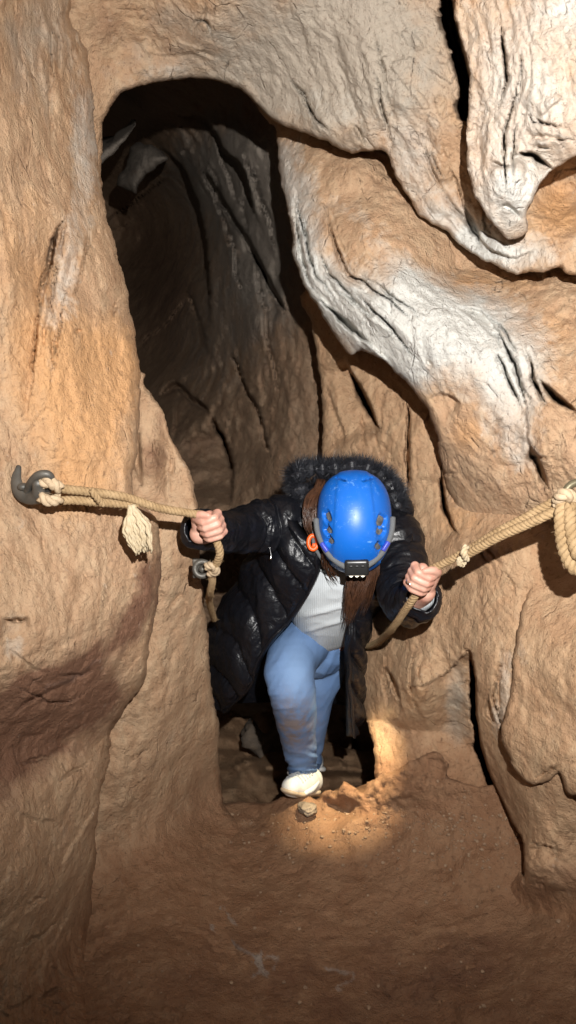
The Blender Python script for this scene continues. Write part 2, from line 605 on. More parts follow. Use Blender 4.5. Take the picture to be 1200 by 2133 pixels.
rock("cave_wall", "orange tan rock wall carrying the left rope",
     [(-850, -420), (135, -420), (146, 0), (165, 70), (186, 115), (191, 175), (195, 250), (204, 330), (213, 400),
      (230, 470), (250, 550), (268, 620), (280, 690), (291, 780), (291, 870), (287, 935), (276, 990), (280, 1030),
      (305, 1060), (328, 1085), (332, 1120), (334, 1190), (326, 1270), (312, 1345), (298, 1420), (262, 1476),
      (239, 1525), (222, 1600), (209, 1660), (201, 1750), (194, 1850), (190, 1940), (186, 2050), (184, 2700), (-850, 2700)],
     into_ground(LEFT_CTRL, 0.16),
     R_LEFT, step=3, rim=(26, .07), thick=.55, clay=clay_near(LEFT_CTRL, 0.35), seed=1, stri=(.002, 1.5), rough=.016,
     ledges=[([(150, 430), (122, 478), (106, 540), (84, 590), (80, 660), (72, 740), (62, 830), (58, 900)], .035, 70, .2),
             ([(20, 1475), (100, 1440), (160, 1408), (220, 1375)], .02, 60, .3),
             ([(0, 1285), (30, 1292), (62, 1282)], .03, 40, .3),
             ([(120, 1820), (150, 1760), (190, 1700), (215, 1640)], -.018, 50, .3),
             ([(258, 605), (242, 640), (232, 675)], .02, 40, .3)] + st_l(ST_A),
     grooves=[([(145, 440), (120, 480), (104, 545), (83, 592), (79, 640)], 5, .05),
              ([(79, 600), (80, 660), (72, 740), (62, 830)], 3, .025),
              ([(250, 612), (240, 640), (232, 672)], 3, .03),
              ([(150, 695), (163, 690), (174, 690)], 4, .03), ([(90, 405), (96, 420), (118, 432)], 3, .02),
              ([(0, 1288), (30, 1292), (62, 1284)], 5, .04), ([(262, 1474), (240, 1522), (222, 1600)], 6, .05),
              ([(80, 2090), (100, 2070), (140, 2055)], 4, .02), ([(20, 1500), (60, 1462), (100, 1446)], 3, .02)] + st_g(ST_A),
     bumps=[(130, 760, 70, 150, .03), (210, 900, 60, 90, .02), (100, 590, 40, 90, -.02), (110, 1550, 150, 60, -.05),
            (190, 1640, 60, 50, .03)],
     stains=dict(orange=[(40, 520, 100, 200, .45), (130, 800, 140, 200, .85), (200, 980, 100, 120, .5), (240, 760, 60, 90, .7), (100, 1150, 120, 120, .2)],
                 white=[(175, 300, 36, 190, .5), (140, 560, 30, 120, .40), (100, 640, 40, 90, .3), (30, 1350, 60, 40, .35), (110, 60, 60, 80, .2),
                        ([(90, 1440), (150, 1412), (205, 1384)], 7, .55), (60, 1080, 30, 60, .25), (190, 1570, 50, 40, .2)],
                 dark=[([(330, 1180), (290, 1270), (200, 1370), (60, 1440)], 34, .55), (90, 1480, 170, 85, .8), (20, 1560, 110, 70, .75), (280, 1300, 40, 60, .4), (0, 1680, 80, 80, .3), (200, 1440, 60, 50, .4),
                       (300, 1200, 22, 60, .35), (60, 2050, 160, 160, .3)],
                 grey=[(90, 80, 140, 200, .5), (20, 1300, 60, 60, .4), (110, 1720, 90, 60, .3)]))

# slab behind it on the left, down to the ground
SLAB_CTRL = [(150, 800, 2.45), (290, 790, 2.32), (350, 900, 2.26), (300, 960, 2.3), (405, 1020, 2.24), (330, 1100, 2.16), (415, 1150, 2.26),
      (340, 1250, 2.24), (430, 1300, 2.42), (320, 1420, 2.28), (440, 1430, 2.55), (460, 1600, 2.78), (350, 1600, 2.50),
      (250, 1600, 2.32), (464, 1670, 2.84), (380, 1720, 2.62), (250, 1750, 2.42), (220, 1900, 2.34), (420, 1850, 2.52), (600, 1850, 2.62),
      (300, 2133, 2.1), (500, 2200, 2.1), (150, 2200, 2.05), (150, 1400, 2.4)]
rock("cave_wall", "smooth tan slab left of the climber reaching down to the ground",
     [(130, 760), (289, 770), (300, 800), (336, 850), (352, 905), (386, 965), (405, 1020), (413, 1085), (416, 1150),
      (423, 1220), (431, 1300), (438, 1380), (441, 1430), (453, 1500), (459, 1580), (464, 1672), (500, 1720), (600, 1850),
      (620, 2000), (500, 2250), (130, 2250)],
     into_ground(SLAB_CTRL, 0.22),
     R_LEFT, step=4, rim=(12, .04), thick=.7, clay=clay_near(SLAB_CTRL, 0.45), seed=2, stri=(.0025, 1.5), rough=.012,
     ledges=[([(305, 900), (345, 935), (356, 970), (350, 1040)], -.03, 60, .2)],
     grooves=[([(344, 1290), (362, 1254), (380, 1240), (394, 1262)], 3, .025), ([(350, 930), (357, 970), (352, 1010)], 4, .03),
              ([(292, 880), (285, 950), (300, 1030)], 8, .03), ([(345, 1330), (360, 1315), (385, 1310)], 3, .015)],
     bumps=[(320, 960, 24, 60, -.05), (375, 1265, 18, 22, .012), (325, 850, 20, 40, -.02)],
     stains=dict(orange=[(330, 980, 50, 70, .35), (400, 1350, 60, 200, .3)], dark=[(318, 960, 26, 50, .55), (325, 865, 16, 30, .35), (300, 2050, 300, 150, .3)],
                 white=[(335, 1045, 40, 25, .2)], grey=[(350, 1560, 80, 200, .15)]))

# the arch and the ceiling in front of it
rock("cave_ceiling", "grey beige rock arch over the tunnel mouth",
     [(-250, -420), (1650, -420), (1650, 600), (1400, 590), (1200, 574), (1168, 558), (1130, 567), (1085, 570), (1040, 560), (1000, 540),
      (962, 513), (935, 487), (900, 465), (868, 443), (840, 400), (816, 347), (797, 313), (760, 315), (728, 321), (690, 299), (645, 279),
      (608, 270), (570, 250), (532, 213), (492, 181), (440, 166), (370, 168), (300, 179), (252, 196), (227, 225), (215, 265), (211, 330),
      (209, 420), (195, 700), (60, 700), (0, 300)],
     [(-250, -400, 1.70), (300, -400, 1.60), (900, -400, 1.50), (1600, -400, 1.25), (300, 0, 2.12), (170, 60, 2.12), (600, 0, 2.00), (900, 0, 1.95),
      (1200, 0, 1.90), (230, 200, 2.26), (205, 350, 2.36), (200, 600, 2.50), (100, 500, 2.40), (400, 150, 2.32), (550, 200, 2.28), (620, 250, 2.24), (720, 300, 2.18),
      (700, 130, 2.05), (800, 290, 2.12), (880, 430, 2.19), (820, 200, 2.00), (950, 300, 2.04), (960, 490, 2.15), (1090, 550, 2.00), (1200, 540, 1.92),
      (1200, 300, 1.97), (1600, 560, 1.60), (430, 60, 2.12)],
     R_TOP, step=3, rim=(11, .05), thick=.45, seed=3, stri=(.003, 1.05), rough=.013, fct=.009,
     ledges=[([(300, 105), (345, 118), (400, 112), (440, 122)], .015, 60, .3),
             ([(930, 330), (960, 400), (968, 440), (1000, 500), (1060, 535), (1130, 515)], .05, 40, .2),
             ([(740, 260), (752, 285), (760, 310)], -.03, 40, .3)] + st_l(ST_C),
     grooves=[([(925, -60), (932, 30), (945, 90), (958, 140), (968, 190), (972, 260)], 13, .12, .05),
              ([(400, 90), (402, 62), (415, 44), (432, 50), (440, 80), (447, 100)], 3, .02), ([(738, 250), (748, 280), (762, 308)], 6, .05),
              ([(964, 420), (985, 470), (1000, 520)], 8, .06), ([(420, 50), (428, 20), (424, 0)], 3, .02)] + st_g(ST_C),
     bumps=[(420, 80, 26, 34, .015), (340, 150, 60, 30, .02), (680, 260, 60, 40, .03), (1050, 520, 50, 30, .03), (1190, 400, 75, 60, -.13), (250, 120, 50, 80, -.03)],
     stains=dict(grey=[(1.0,)][:0] + [(600, 150, 380, 260, .75), (760, 60, 200, 200, .4)], white=[(860, 340, 80, 110, .55), (930, 450, 60, 50, .5), (1000, 520, 60, 40, .4), (700, 230, 140, 70, .25), (1060, 525, 130, 45, .65), (985, 500, 50, 50, .5), (560, 130, 100, 100, .12), (350, 150, 60, 22, .4)],
                 orange=[(330, 60, 80, 60, .25), (900, 250, 60, 120, .18), (960, 490, 60, 30, .3), (1160, 440, 70, 80, .9)],
                 dark=[(230, 60, 50, 70, .42), (360, 112, 70, 14, .35)]))

# pale slab hanging at the upper right
rock("rock_slab", "pale grey slab hanging at the upper right in front of the ceiling",
     [(930, -420), (945, 0), (953, 50), (964, 100), (979, 150), (976, 205), (973, 270), (973, 330), (978, 385), (990, 412), (1004, 430), (1018, 458),
      (1040, 478), (1058, 500), (1092, 494), (1104, 470), (1100, 446), (1112, 420), (1118, 388), (1138, 363), (1166, 345), (1200, 325), (1300, 290), (1500, 200), (1650, 100), (1650, -420)],
     [(950, -400, 1.44), (1600, -400, 1.04), (950, 0, 1.76), (1100, 0, 1.66), (1250, 0, 1.60), (980, 200, 1.80), (1100, 200, 1.69), (1220, 200, 1.62),
      (980, 380, 1.84), (1060, 420, 1.78), (1060, 350, 1.74), (1090, 480, 1.86), (1140, 340, 1.76), (1200, 300, 1.68), (1600, 100, 1.34)],
     R_RIGHT, step=3, closed_n=2, rim=(8, .03), thick=.35, seed=4, stri=(.004, 1.3), rough=.020, fct=.024,
     ledges=[([(1060, 330), (1090, 315), (1130, 330), (1160, 352)], .05, 30, .2), ([(1180, 200), (1140, 225), (1120, 250)], -.02, 40, .3)] + st_l(ST_D),
     grooves=[([(1070, 312), (1100, 322), (1150, 345)], 5, .05), ([(1010, 330), (1040, 345), (1070, 342)], 5, .04), ([(1030, 440), (1060, 430), (1090, 460)], 5, .03)] + st_g(ST_D),
     bumps=[(1040, 380, 40, 40, .02), (1150, 260, 40, 40, .02)],
     stains=dict(white=[(1090, 210, 190, 320, .62), (1060, 420, 80, 80, .4), (1190, 20, 70, 40, .4)],
                 orange=[(1185, 150, 50, 110, .4), ([(1100, 20), (1060, 120), (1010, 200)], 14, .45), (1150, 260, 40, 30, .4), (1060, 400, 40, 40, .3)],
                 grey=[(1200, 270, 60, 40, .3)]))

# bulging wall on the right
rock("cave_wall", "bulging white and orange rock on the right under the arch",
     [(520, 150), (556, 250), (574, 262), (578, 330), (590, 400), (604, 470), (614, 540), (637, 598), (664, 640), (690, 690), (722, 737),
      (752, 730), (800, 754), (848, 797), (872, 832), (888, 850), (903, 880), (912, 920), (920, 975), (935, 1030), (1000, 1120), (1200, 1220), (1650, 1300), (1650, 350), (1100, 250), (800, 120)],
     [(560, 260, 2.59), (540, 160, 2.69), (650, 330, 2.42), (590, 400, 2.51), (740, 340, 2.36), (620, 540, 2.39), (720, 520, 2.25), (850, 500, 2.23), (700, 690, 2.36),
      (780, 650, 2.18), (860, 800, 2.20), (960, 560, 2.29), (950, 700, 2.04), (1090, 600, 2.19), (1200, 620, 2.07), (1100, 740, 1.96), (1200, 820, 1.90),
      (1000, 850, 2.06), (910, 900, 2.20), (930, 1000, 2.30), (1000, 1000, 2.14), (1100, 1000, 2.04), (1200, 1000, 1.94), (1100, 1120, 2.20), (1200, 1180, 2.10),
      (1600, 400, 1.79), (1600, 900, 1.50), (1600, 1250, 1.70), (800, 150, 2.59), (1200, 300, 2.29)],
     R_RIGHT, step=3, rim=(17, .07), thick=.5, seed=5, stri=(.0035, .95), rough=.015, fct=.012,
     ledges=[([(890, 838), (915, 822), (945, 828), (968, 845)], .05, 40, .25),
             ([(930, 640), (990, 645), (1030, 680), (1060, 735), (1080, 800), (1098, 870), (1100, 920), (1122, 975), (1148, 1025)], .035, 60, .15),
             ([(1120, 790), (1160, 830), (1200, 862), (1240, 880)], .05, 40, .2),
             ([(640, 595), (690, 640), (745, 690), (790, 735), (840, 790)], -.03, 26, .2),
             ([(700, 600), (740, 640), (780, 660), (800, 690)], -.015, 30, .3)] + st_l(ST_E),
     grooves=[([(1030, 680), (1060, 735), (1082, 800), (1098, 870)], 4, .035), ([(1098, 910), (1122, 975), (1148, 1028)], 7, .05),
              ([(1115, 780), (1160, 830), (1215, 868)], 7, .06), ([(650, 610), (700, 655), (752, 700), (790, 735)], 5, .04),
              ([(890, 748), (900, 766), (902, 772)], 4, .03), ([(850, 540), (858, 556)], 5, .03), ([(915, 980), (930, 988), (955, 985)], 4, .03),
              ([(700, 600), (760, 650), (790, 662)], 3, .02)] + st_g(ST_E),
     bumps=[(740, 340, 50, 40, .04), (650, 400, 40, 120, .02), (1150, 620, 80, 40, .04), (980, 560, 80, 24, -.03), (830, 600, 100, 80, .03),
            (1160, 900, 60, 80, .03)],
     stains=dict(white=[(700, 600, 60, 60, .3), (880, 680, 100, 60, .3), ([(590, 320), (620, 480), (660, 600), (760, 680), (860, 780)], 42, .55), (780, 640, 150, 90, .55), (950, 715, 190, 95, .75), (1065, 830, 75, 120, .6), (640, 480, 50, 160, .3), (1000, 640, 60, 40, .3),
                        ([(720, 430), (780, 480), (860, 590)], 36, .28), (880, 600, 60, 60, .3), (1090, 950, 40, 50, .3)],
                 orange=[(770, 470, 130, 90, .35), (980, 590, 130, 40, .55), (1150, 690, 80, 60, .6), (920, 770, 60, 30, .6), (980, 900, 80, 60, .6), (1140, 560, 90, 40, .4)],
                 grey=[(620, 380, 40, 90, .3)]))

# lower right wall, behind the climber
RIGHT_CTRL = [(645, 620, 2.86), (655, 720, 2.86), (672, 900, 2.84), (690, 1100, 2.81), (748, 1320, 2.74), (755, 1450, 2.74), (783, 1600, 2.84), (820, 1500, 2.56), (800, 1690, 2.90), (760, 800, 2.68),
      (850, 950, 2.52), (780, 1050, 2.66), (900, 1100, 2.40), (850, 1250, 2.48), (960, 1200, 2.28), (1050, 1150, 2.14), (1200, 1100, 2.06), (900, 1400, 2.36), (860, 1440, 2.36), (1000, 1350, 2.15),
      (950, 1520, 2.42), (900, 1600, 2.62), (1020, 1500, 2.14), (1100, 1300, 2.05), (1200, 1350, 1.98), (1020, 1650, 2.36), (1100, 1650, 2.04), (1100, 1800, 2.07), (1030, 1780, 2.45), (1200, 1750, 2.02), (1200, 1850, 2.03), (1200, 2000, 2.20),
      (1000, 2000, 2.60), (1600, 1200, 1.60), (1600, 2000, 1.75), (1000, 2350, 2.50), (1600, 2350, 1.60), (1000, 620, 2.60)]
rock("cave_wall", "tan wall right of the climber below the bulging rock",
     [(640, 600), (648, 672), (654, 722), (667, 800), (671, 870), (672, 960), (690, 1100), (735, 1240), (749, 1310), (746, 1390), (754, 1455),
      (770, 1525), (780, 1590), (786, 1640), (850, 1750), (900, 2000), (1000, 2400), (1650, 2400), (1650, 1000), (1400, 700), (900, 550)],
     into_ground(RIGHT_CTRL, 0.1),
     R_LOW, step=3, rim=(11, .04), thick=.7, clay=clay_near(RIGHT_CTRL, 0.25), seed=6, stri=(.003, 1.2), rough=.013,
     ledges=[([(958, 1352), (978, 1358), (986, 1420), (988, 1500), (1003, 1580), (1030, 1650), (1060, 1712), (1084, 1765), (1092, 1850)], .17, 60, .12),
             ([(800, 1385), (818, 1420), (834, 1460), (844, 1490)], .05, 40, .25),
             ([(790, 780), (812, 850), (846, 850)], .0, 30, .3),
             ([(716, 735), (736, 790), (770, 850), (797, 905)], .15, 60, .2), ([(676, 790), (690, 840), (715, 890), (720, 940)], .03, 40, .3),
             ([(1092, 1770), (1140, 1765), (1180, 1770)], .03, 40, .3), ([(848, 840), (849, 900), (848, 980), (846, 1040)], .03, 40, .2),
             ([(918, 985), (922, 1040), (932, 1080), (960, 1118)], .03, 40, .15)] + st_l(ST_G),
     grooves=[([(918, 960), (919, 1020), (928, 1070), (945, 1100), (962, 1120)], 6, .09), ([(848, 830), (850, 900), (848, 1040)], 4, .06, .2),
              ([(722, 750), (740, 795), (772, 855), (796, 905)], 6, .10),
              ([(960, 1355), (980, 1362), (986, 1420), (988, 1500), (1003, 1580), (1030, 1650), (1060, 1712), (1084, 1765), (1091, 1850)], 6, .14, .2),
              ([(968, 1418), (955, 1424), (984, 1418)], 4, .04), ([(1000, 1713), (1020, 1712), (1040, 1722), (1065, 1716)], 4, .05),
              ([(1018, 1450), (1020, 1490), (1040, 1512)], 5, .06), ([(800, 1388), (820, 1425), (838, 1470)], 5, .05), ([(1095, 1752), (1120, 1762), (1180, 1762)], 3, .03),
              ([(1038, 1380), (1038, 1400)], 4, .03)] + st_g(ST_G),
     bumps=[(940, 1440, 34, 90, -.07), (880, 1420, 34, 60, .03), (700, 760, 24, 60, .02), (860, 900, 40, 90, .02), (1000, 1150, 90, 40, .03), (870, 1310, 60, 20, .02)],
     stains=dict(orange=[(960, 1080, 100, 80, .55), (700, 850, 40, 80, .3), (870, 1450, 60, 70, .45), (1050, 1250, 100, 80, .35), (880, 900, 60, 60, .35)],
                 white=[(1050, 1400, 20, 100, .4), (700, 930, 18, 40, .3), (880, 1400, 40, 60, .18), (800, 980, 40, 120, .2), (1040, 1500, 24, 40, .35)],
                 grey=[(950, 1470, 36, 100, .75), (810, 1440, 24, 80, .35), (850, 1180, 60, 60, .15)], dark=[(1150, 1850, 120, 60, .4), (1100, 2000, 200, 80, .5)]))

# front slab at the right edge
rock("rock_slab", "rough tan slab standing at the right edge beneath the right rope",
     [(1150, 1130), (1092, 1240), (1080, 1290), (1074, 1350), (1064, 1420), (1054, 1480), (1042, 1525), (1050, 1560), (1070, 1598), (1096, 1633),
      (1142, 1630), (1164, 1613), (1180, 1650), (1200, 1660), (1300, 1690), (1650, 1700), (1650, 1000), (1300, 1060)],
     [(1150, 1150, 2.12), (1090, 1260, 2.04), (1060, 1480, 2.0), (1150, 1400, 1.90), (1200, 1300, 1.9), (1100, 1620, 1.98), (1200, 1640, 1.86), (1200, 1500, 1.84), (1600, 1100, 1.7), (1600, 1650, 1.4), (1300, 1080, 2.0)],
     R_LOW, step=4, rim=(11, .04), thick=.4, seed=7, stri=(.002, .6), rough=.017,
     grooves=[([(1100, 1632), (1150, 1600), (1175, 1598)], 4, .03)],
     stains=dict(orange=[(1150, 1450, 100, 150, .35)], white=[(1090, 1350, 12, 100, .2)]))

# ground in front
def broken_lip(p):
    """broken rock along the rim of the step"""
    m = np.exp(-((p[:, 1] - 1640 + .28 * np.abs(p[:, 0] - 800)) / 70) ** 2) * smooth(440, 560, p[:, 0]) * smooth(1010, 930, p[:, 0])
    w = np.concatenate([p / 30.0, np.zeros((len(p), 1))], 1)
    return m * (.020 * facets(w + .3 * fbm(w, 2, 5)[:, None], 301) + .009 * facets(w * 2.6, 311))


rock("cave_floor", "brown clay floor rising to a broken lip under the climber's foot",
     [(-420, 1690), (300, 1680), (463, 1673), (500, 1669), (535, 1673), (565, 1668), (592, 1658), (612, 1650), (640, 1654), (664, 1668), (672, 1650), (690, 1644), (699, 1660), (713, 1626),
      (728, 1632), (744, 1644), (757, 1650), (764, 1628), (782, 1620), (800, 1608), (818, 1606), (834, 1596), (852, 1582), (866, 1582), (878, 1572), (902, 1562), (920, 1572), (938, 1592), (1000, 1640), (1650, 1640), (1650, 2750), (-420, 2750)],
     lambda p: gt(p), R_FLOOR, clay=1, step=4, fct=.004, closed_n=2, rim=(7, .02), thick=.5, seed=8, stri=(.002, 0.1), rough=.016, wob=5, extra=broken_lip,
     ledges=[([(440, 1925), (470, 1940), (492, 1975), (530, 1995), (560, 1998)], .012, 60, .3), ([(200, 1840), (225, 1845), (240, 1820)], .01, 30, .3),
             ([(740, 1700), (700, 1690), (660, 1660), (640, 1655)], .04, 60, .15), ([(690, 1730), (740, 1705), (800, 1695)], -.03, 60, .3),
             ([(905, 1570), (930, 1590), (905, 1640)], .02, 30, .3), ([(800, 2000), (880, 1985), (960, 1990)], -.012, 60, .3), ([(640, 2010), (735, 2020), (730, 2050)], .01, 50, .3)],
     grooves=[([(904, 1645), (918, 1615), (932, 1592)], 4, .02), ([(1090, 1855), (1098, 1875)], 3, .02), ([(820, 2080), (800, 2060), (795, 2020)], 3, .015)],
     bumps=[(690, 1685, 50, 22, -.07), (620, 1685, 30, 14, .03), (850, 1640, 60, 40, .04), (730, 1660, 18, 14, .03), (480, 1750, 80, 40, .02), (1000, 1800, 60, 50, .03), (300, 2000, 120, 60, .02)],
     stains=dict(orange=[(760, 1650, 150, 60, .15)], dark=[(600, 2050, 700, 160, .35), (1000, 2050, 300, 120, .2)], grey=[(1000, 1840, 60, 50, .3)],
                 white=[([(440, 1925), (490, 1975), (540, 2000), (560, 2030)], 5, .85), ([(536, 1985), (545, 2010), (532, 2028)], 5, .9), ([(555, 1990), (578, 1996), (570, 2020)], 4, .7), ([(680, 2010), (735, 2030), (700, 2060)], 5, .7), ([(400, 1850), (420, 1880), (470, 1900), (492, 1930)], 4, .7), (730, 1670, 90, 30, .25)]))

# lower floor behind the lip
def lower(p):
    b = (p[:, 1] - H / 2) / F
    z = -.36 + .22 * smooth(1560, 1475, p[:, 1]) * smooth(600, 540, p[:, 0]) + .12 * smooth(1625, 1600, p[:, 1]) * smooth(520, 560, p[:, 0]) - .0
    return np.clip((1.6 - z) / (math.sin(PITCH) + math.cos(PITCH) * np.maximum(b, .18)), 1.5, 4.9)


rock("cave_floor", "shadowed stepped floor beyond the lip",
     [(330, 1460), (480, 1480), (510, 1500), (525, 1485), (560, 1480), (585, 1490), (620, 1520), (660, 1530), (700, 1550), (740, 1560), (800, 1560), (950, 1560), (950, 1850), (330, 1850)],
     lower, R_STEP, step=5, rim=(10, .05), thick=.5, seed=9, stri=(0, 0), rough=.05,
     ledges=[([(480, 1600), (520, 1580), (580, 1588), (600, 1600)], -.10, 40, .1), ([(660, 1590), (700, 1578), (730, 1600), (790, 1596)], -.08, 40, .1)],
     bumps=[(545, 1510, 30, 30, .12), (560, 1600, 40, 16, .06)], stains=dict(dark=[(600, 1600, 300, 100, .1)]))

# tunnel behind the arch, its right wall in overlapping sheets
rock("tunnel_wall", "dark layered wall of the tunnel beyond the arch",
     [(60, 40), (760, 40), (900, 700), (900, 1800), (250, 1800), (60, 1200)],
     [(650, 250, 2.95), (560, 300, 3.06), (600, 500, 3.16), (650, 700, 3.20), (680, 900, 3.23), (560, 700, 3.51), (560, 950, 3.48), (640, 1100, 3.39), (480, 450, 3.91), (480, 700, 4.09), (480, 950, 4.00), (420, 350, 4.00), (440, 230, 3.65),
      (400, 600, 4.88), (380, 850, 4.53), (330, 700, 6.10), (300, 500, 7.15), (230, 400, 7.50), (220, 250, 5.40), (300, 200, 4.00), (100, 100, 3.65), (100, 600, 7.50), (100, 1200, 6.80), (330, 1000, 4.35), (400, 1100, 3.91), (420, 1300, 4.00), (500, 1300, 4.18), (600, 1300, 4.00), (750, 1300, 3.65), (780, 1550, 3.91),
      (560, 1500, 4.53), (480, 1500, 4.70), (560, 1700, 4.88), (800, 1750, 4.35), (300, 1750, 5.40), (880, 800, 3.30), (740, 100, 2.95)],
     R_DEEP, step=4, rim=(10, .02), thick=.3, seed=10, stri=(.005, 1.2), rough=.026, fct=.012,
     ledges=[([(330, 205), (372, 236), (413, 240), (447, 269), (463, 307), (492, 332), (513, 373), (526, 423), (545, 480)], .40, 150, .25),
             ([(317, 294), (355, 327), (380, 348), (397, 390), (413, 432), (432, 527), (436, 600), (440, 700)], .9, 260, .4),
             ([(418, 348), (440, 385), (470, 430), (500, 480), (525, 520), (555, 570), (580, 620), (600, 665)], .12, 90, .2),
             ([(500, 490), (540, 545), (560, 590), (575, 640), (572, 680)], .08, 60, .2), ([(393, 272), (410, 292), (430, 300)], .04, 40, .2),
             ([(368, 608), (392, 618), (412, 655), (424, 695), (440, 745)], .16, 110, .25),
             ([(478, 728), (498, 772), (512, 810), (535, 845), (550, 900), (560, 960)], .12, 70, .12),
             ([(440, 868), (455, 890), (475, 935), (484, 985), (480, 1060)], .3, 100, .25),
             ([(328, 830), (368, 800), (392, 822), (432, 862)], .2, 90, .25)] + st_l(ST_K),
     grooves=[([(480, 730), (512, 812), (548, 890), (560, 960)], 3, .05, .1), ([(418, 348), (470, 430), (525, 520), (598, 660)], 5, .07, .1),
              ([(328, 828), (368, 800), (395, 824), (435, 862)], 6, .1, .1), ([(437, 865), (470, 930), (484, 985)], 5, .09, .1),
              ([(370, 608), (395, 620), (420, 690)], 5, .07), ([(700, 1480), (735, 1530), (760, 1600)], 6, .06),
              ([(530, 395), (545, 440), (560, 470)], 3, .03), ([(490, 400), (500, 430), (520, 455)], 3, .03)] + st_g(ST_K),
     bumps=[(430, 640, 20, 100, .03), (600, 800, 30, 200, .03), (530, 640, 24, 120, .03), (500, 320, 30, 40, .04)],
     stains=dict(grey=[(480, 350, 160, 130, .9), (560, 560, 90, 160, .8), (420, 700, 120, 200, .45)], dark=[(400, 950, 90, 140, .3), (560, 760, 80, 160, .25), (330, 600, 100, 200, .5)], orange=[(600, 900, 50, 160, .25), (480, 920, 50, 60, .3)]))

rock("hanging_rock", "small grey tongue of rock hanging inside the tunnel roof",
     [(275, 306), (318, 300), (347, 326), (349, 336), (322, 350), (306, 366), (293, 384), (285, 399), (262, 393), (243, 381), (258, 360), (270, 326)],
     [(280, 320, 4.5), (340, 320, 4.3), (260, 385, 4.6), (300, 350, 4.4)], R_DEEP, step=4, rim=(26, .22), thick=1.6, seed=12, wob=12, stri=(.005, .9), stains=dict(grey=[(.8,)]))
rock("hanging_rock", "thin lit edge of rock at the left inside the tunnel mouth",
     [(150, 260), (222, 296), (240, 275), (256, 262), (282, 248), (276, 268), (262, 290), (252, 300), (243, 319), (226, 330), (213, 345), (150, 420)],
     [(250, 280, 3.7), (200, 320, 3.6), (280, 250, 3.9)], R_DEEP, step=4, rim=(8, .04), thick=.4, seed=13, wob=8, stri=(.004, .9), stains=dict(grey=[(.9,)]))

# loose stones on the floor
def stone(label, u, v, d, r, sq, seed, mat, group=None):
    bm = bmesh.new()
    bmesh.ops.create_icosphere(bm, subdivisions=4, radius=1)
    co = np.array([x.co for x in bm.verts])
    n = fbm(co * 1.3 + seed * 5, 3, seed) * .45 + .12 * ridged(co * 3 + seed, 2, seed)
    co = co * (1 + n)[:, None] * np.array([r, r * .8, r * sq])
    for x, c in zip(bm.verts, co):
        x.co = c
    me = bpy.data.meshes.new('stone'); bm.to_mesh(me); bm.free()
    me.polygons.foreach_set('use_smooth', [True] * len(me.polygons)); me.materials.append(mat)
    o = bpy.data.objects.new('stone', me); o.location = V(u, v, d)
    COL.objects.link(o)
    tag(o, label, 'stone', group)
    return o


R_STONE = simple('grey_stone', (.12, .09, .065), .8, bump=(60, .8, .01), var=(14, (.27, .21, .15)))
R_DARKSTONE = simple('brown_stone', (.06, .045, .033), .85, bump=(60, .8, .01), var=(14, (.11, .08, .055)))
stone("dark jagged stone set in the sand in front of the white shoe", 640, 1684, 2.625, .030, .6, 3, R_STONE)
stone("dark rounded stone on the shadowed steps beyond the lip left of the leg", 548, 1535, 3.75, .10, .8, 11, R_DARKSTONE)
# ------------------------------------------------------------------ shape helpers


def frames(pts):
    pts = [Vector(p) for p in pts]
    n = len(pts)
    T = []
    for i in range(n):
        a = pts[max(i - 1, 0)]; b = pts[min(i + 1, n - 1)]
        T.append((b - a).normalized())
    ref = Vector((0, 0, 1)) if abs(T[0].z) < .9 else Vector((1, 0, 0))
    N = [(ref - T[0] * ref.dot(T[0])).normalized()]
    for i in range(1, n):
        v = N[-1] - T[i] * N[-1].dot(T[i])
        N.append(v.normalized() if v.length > 1e-6 else N[-1])
    return pts, T, N


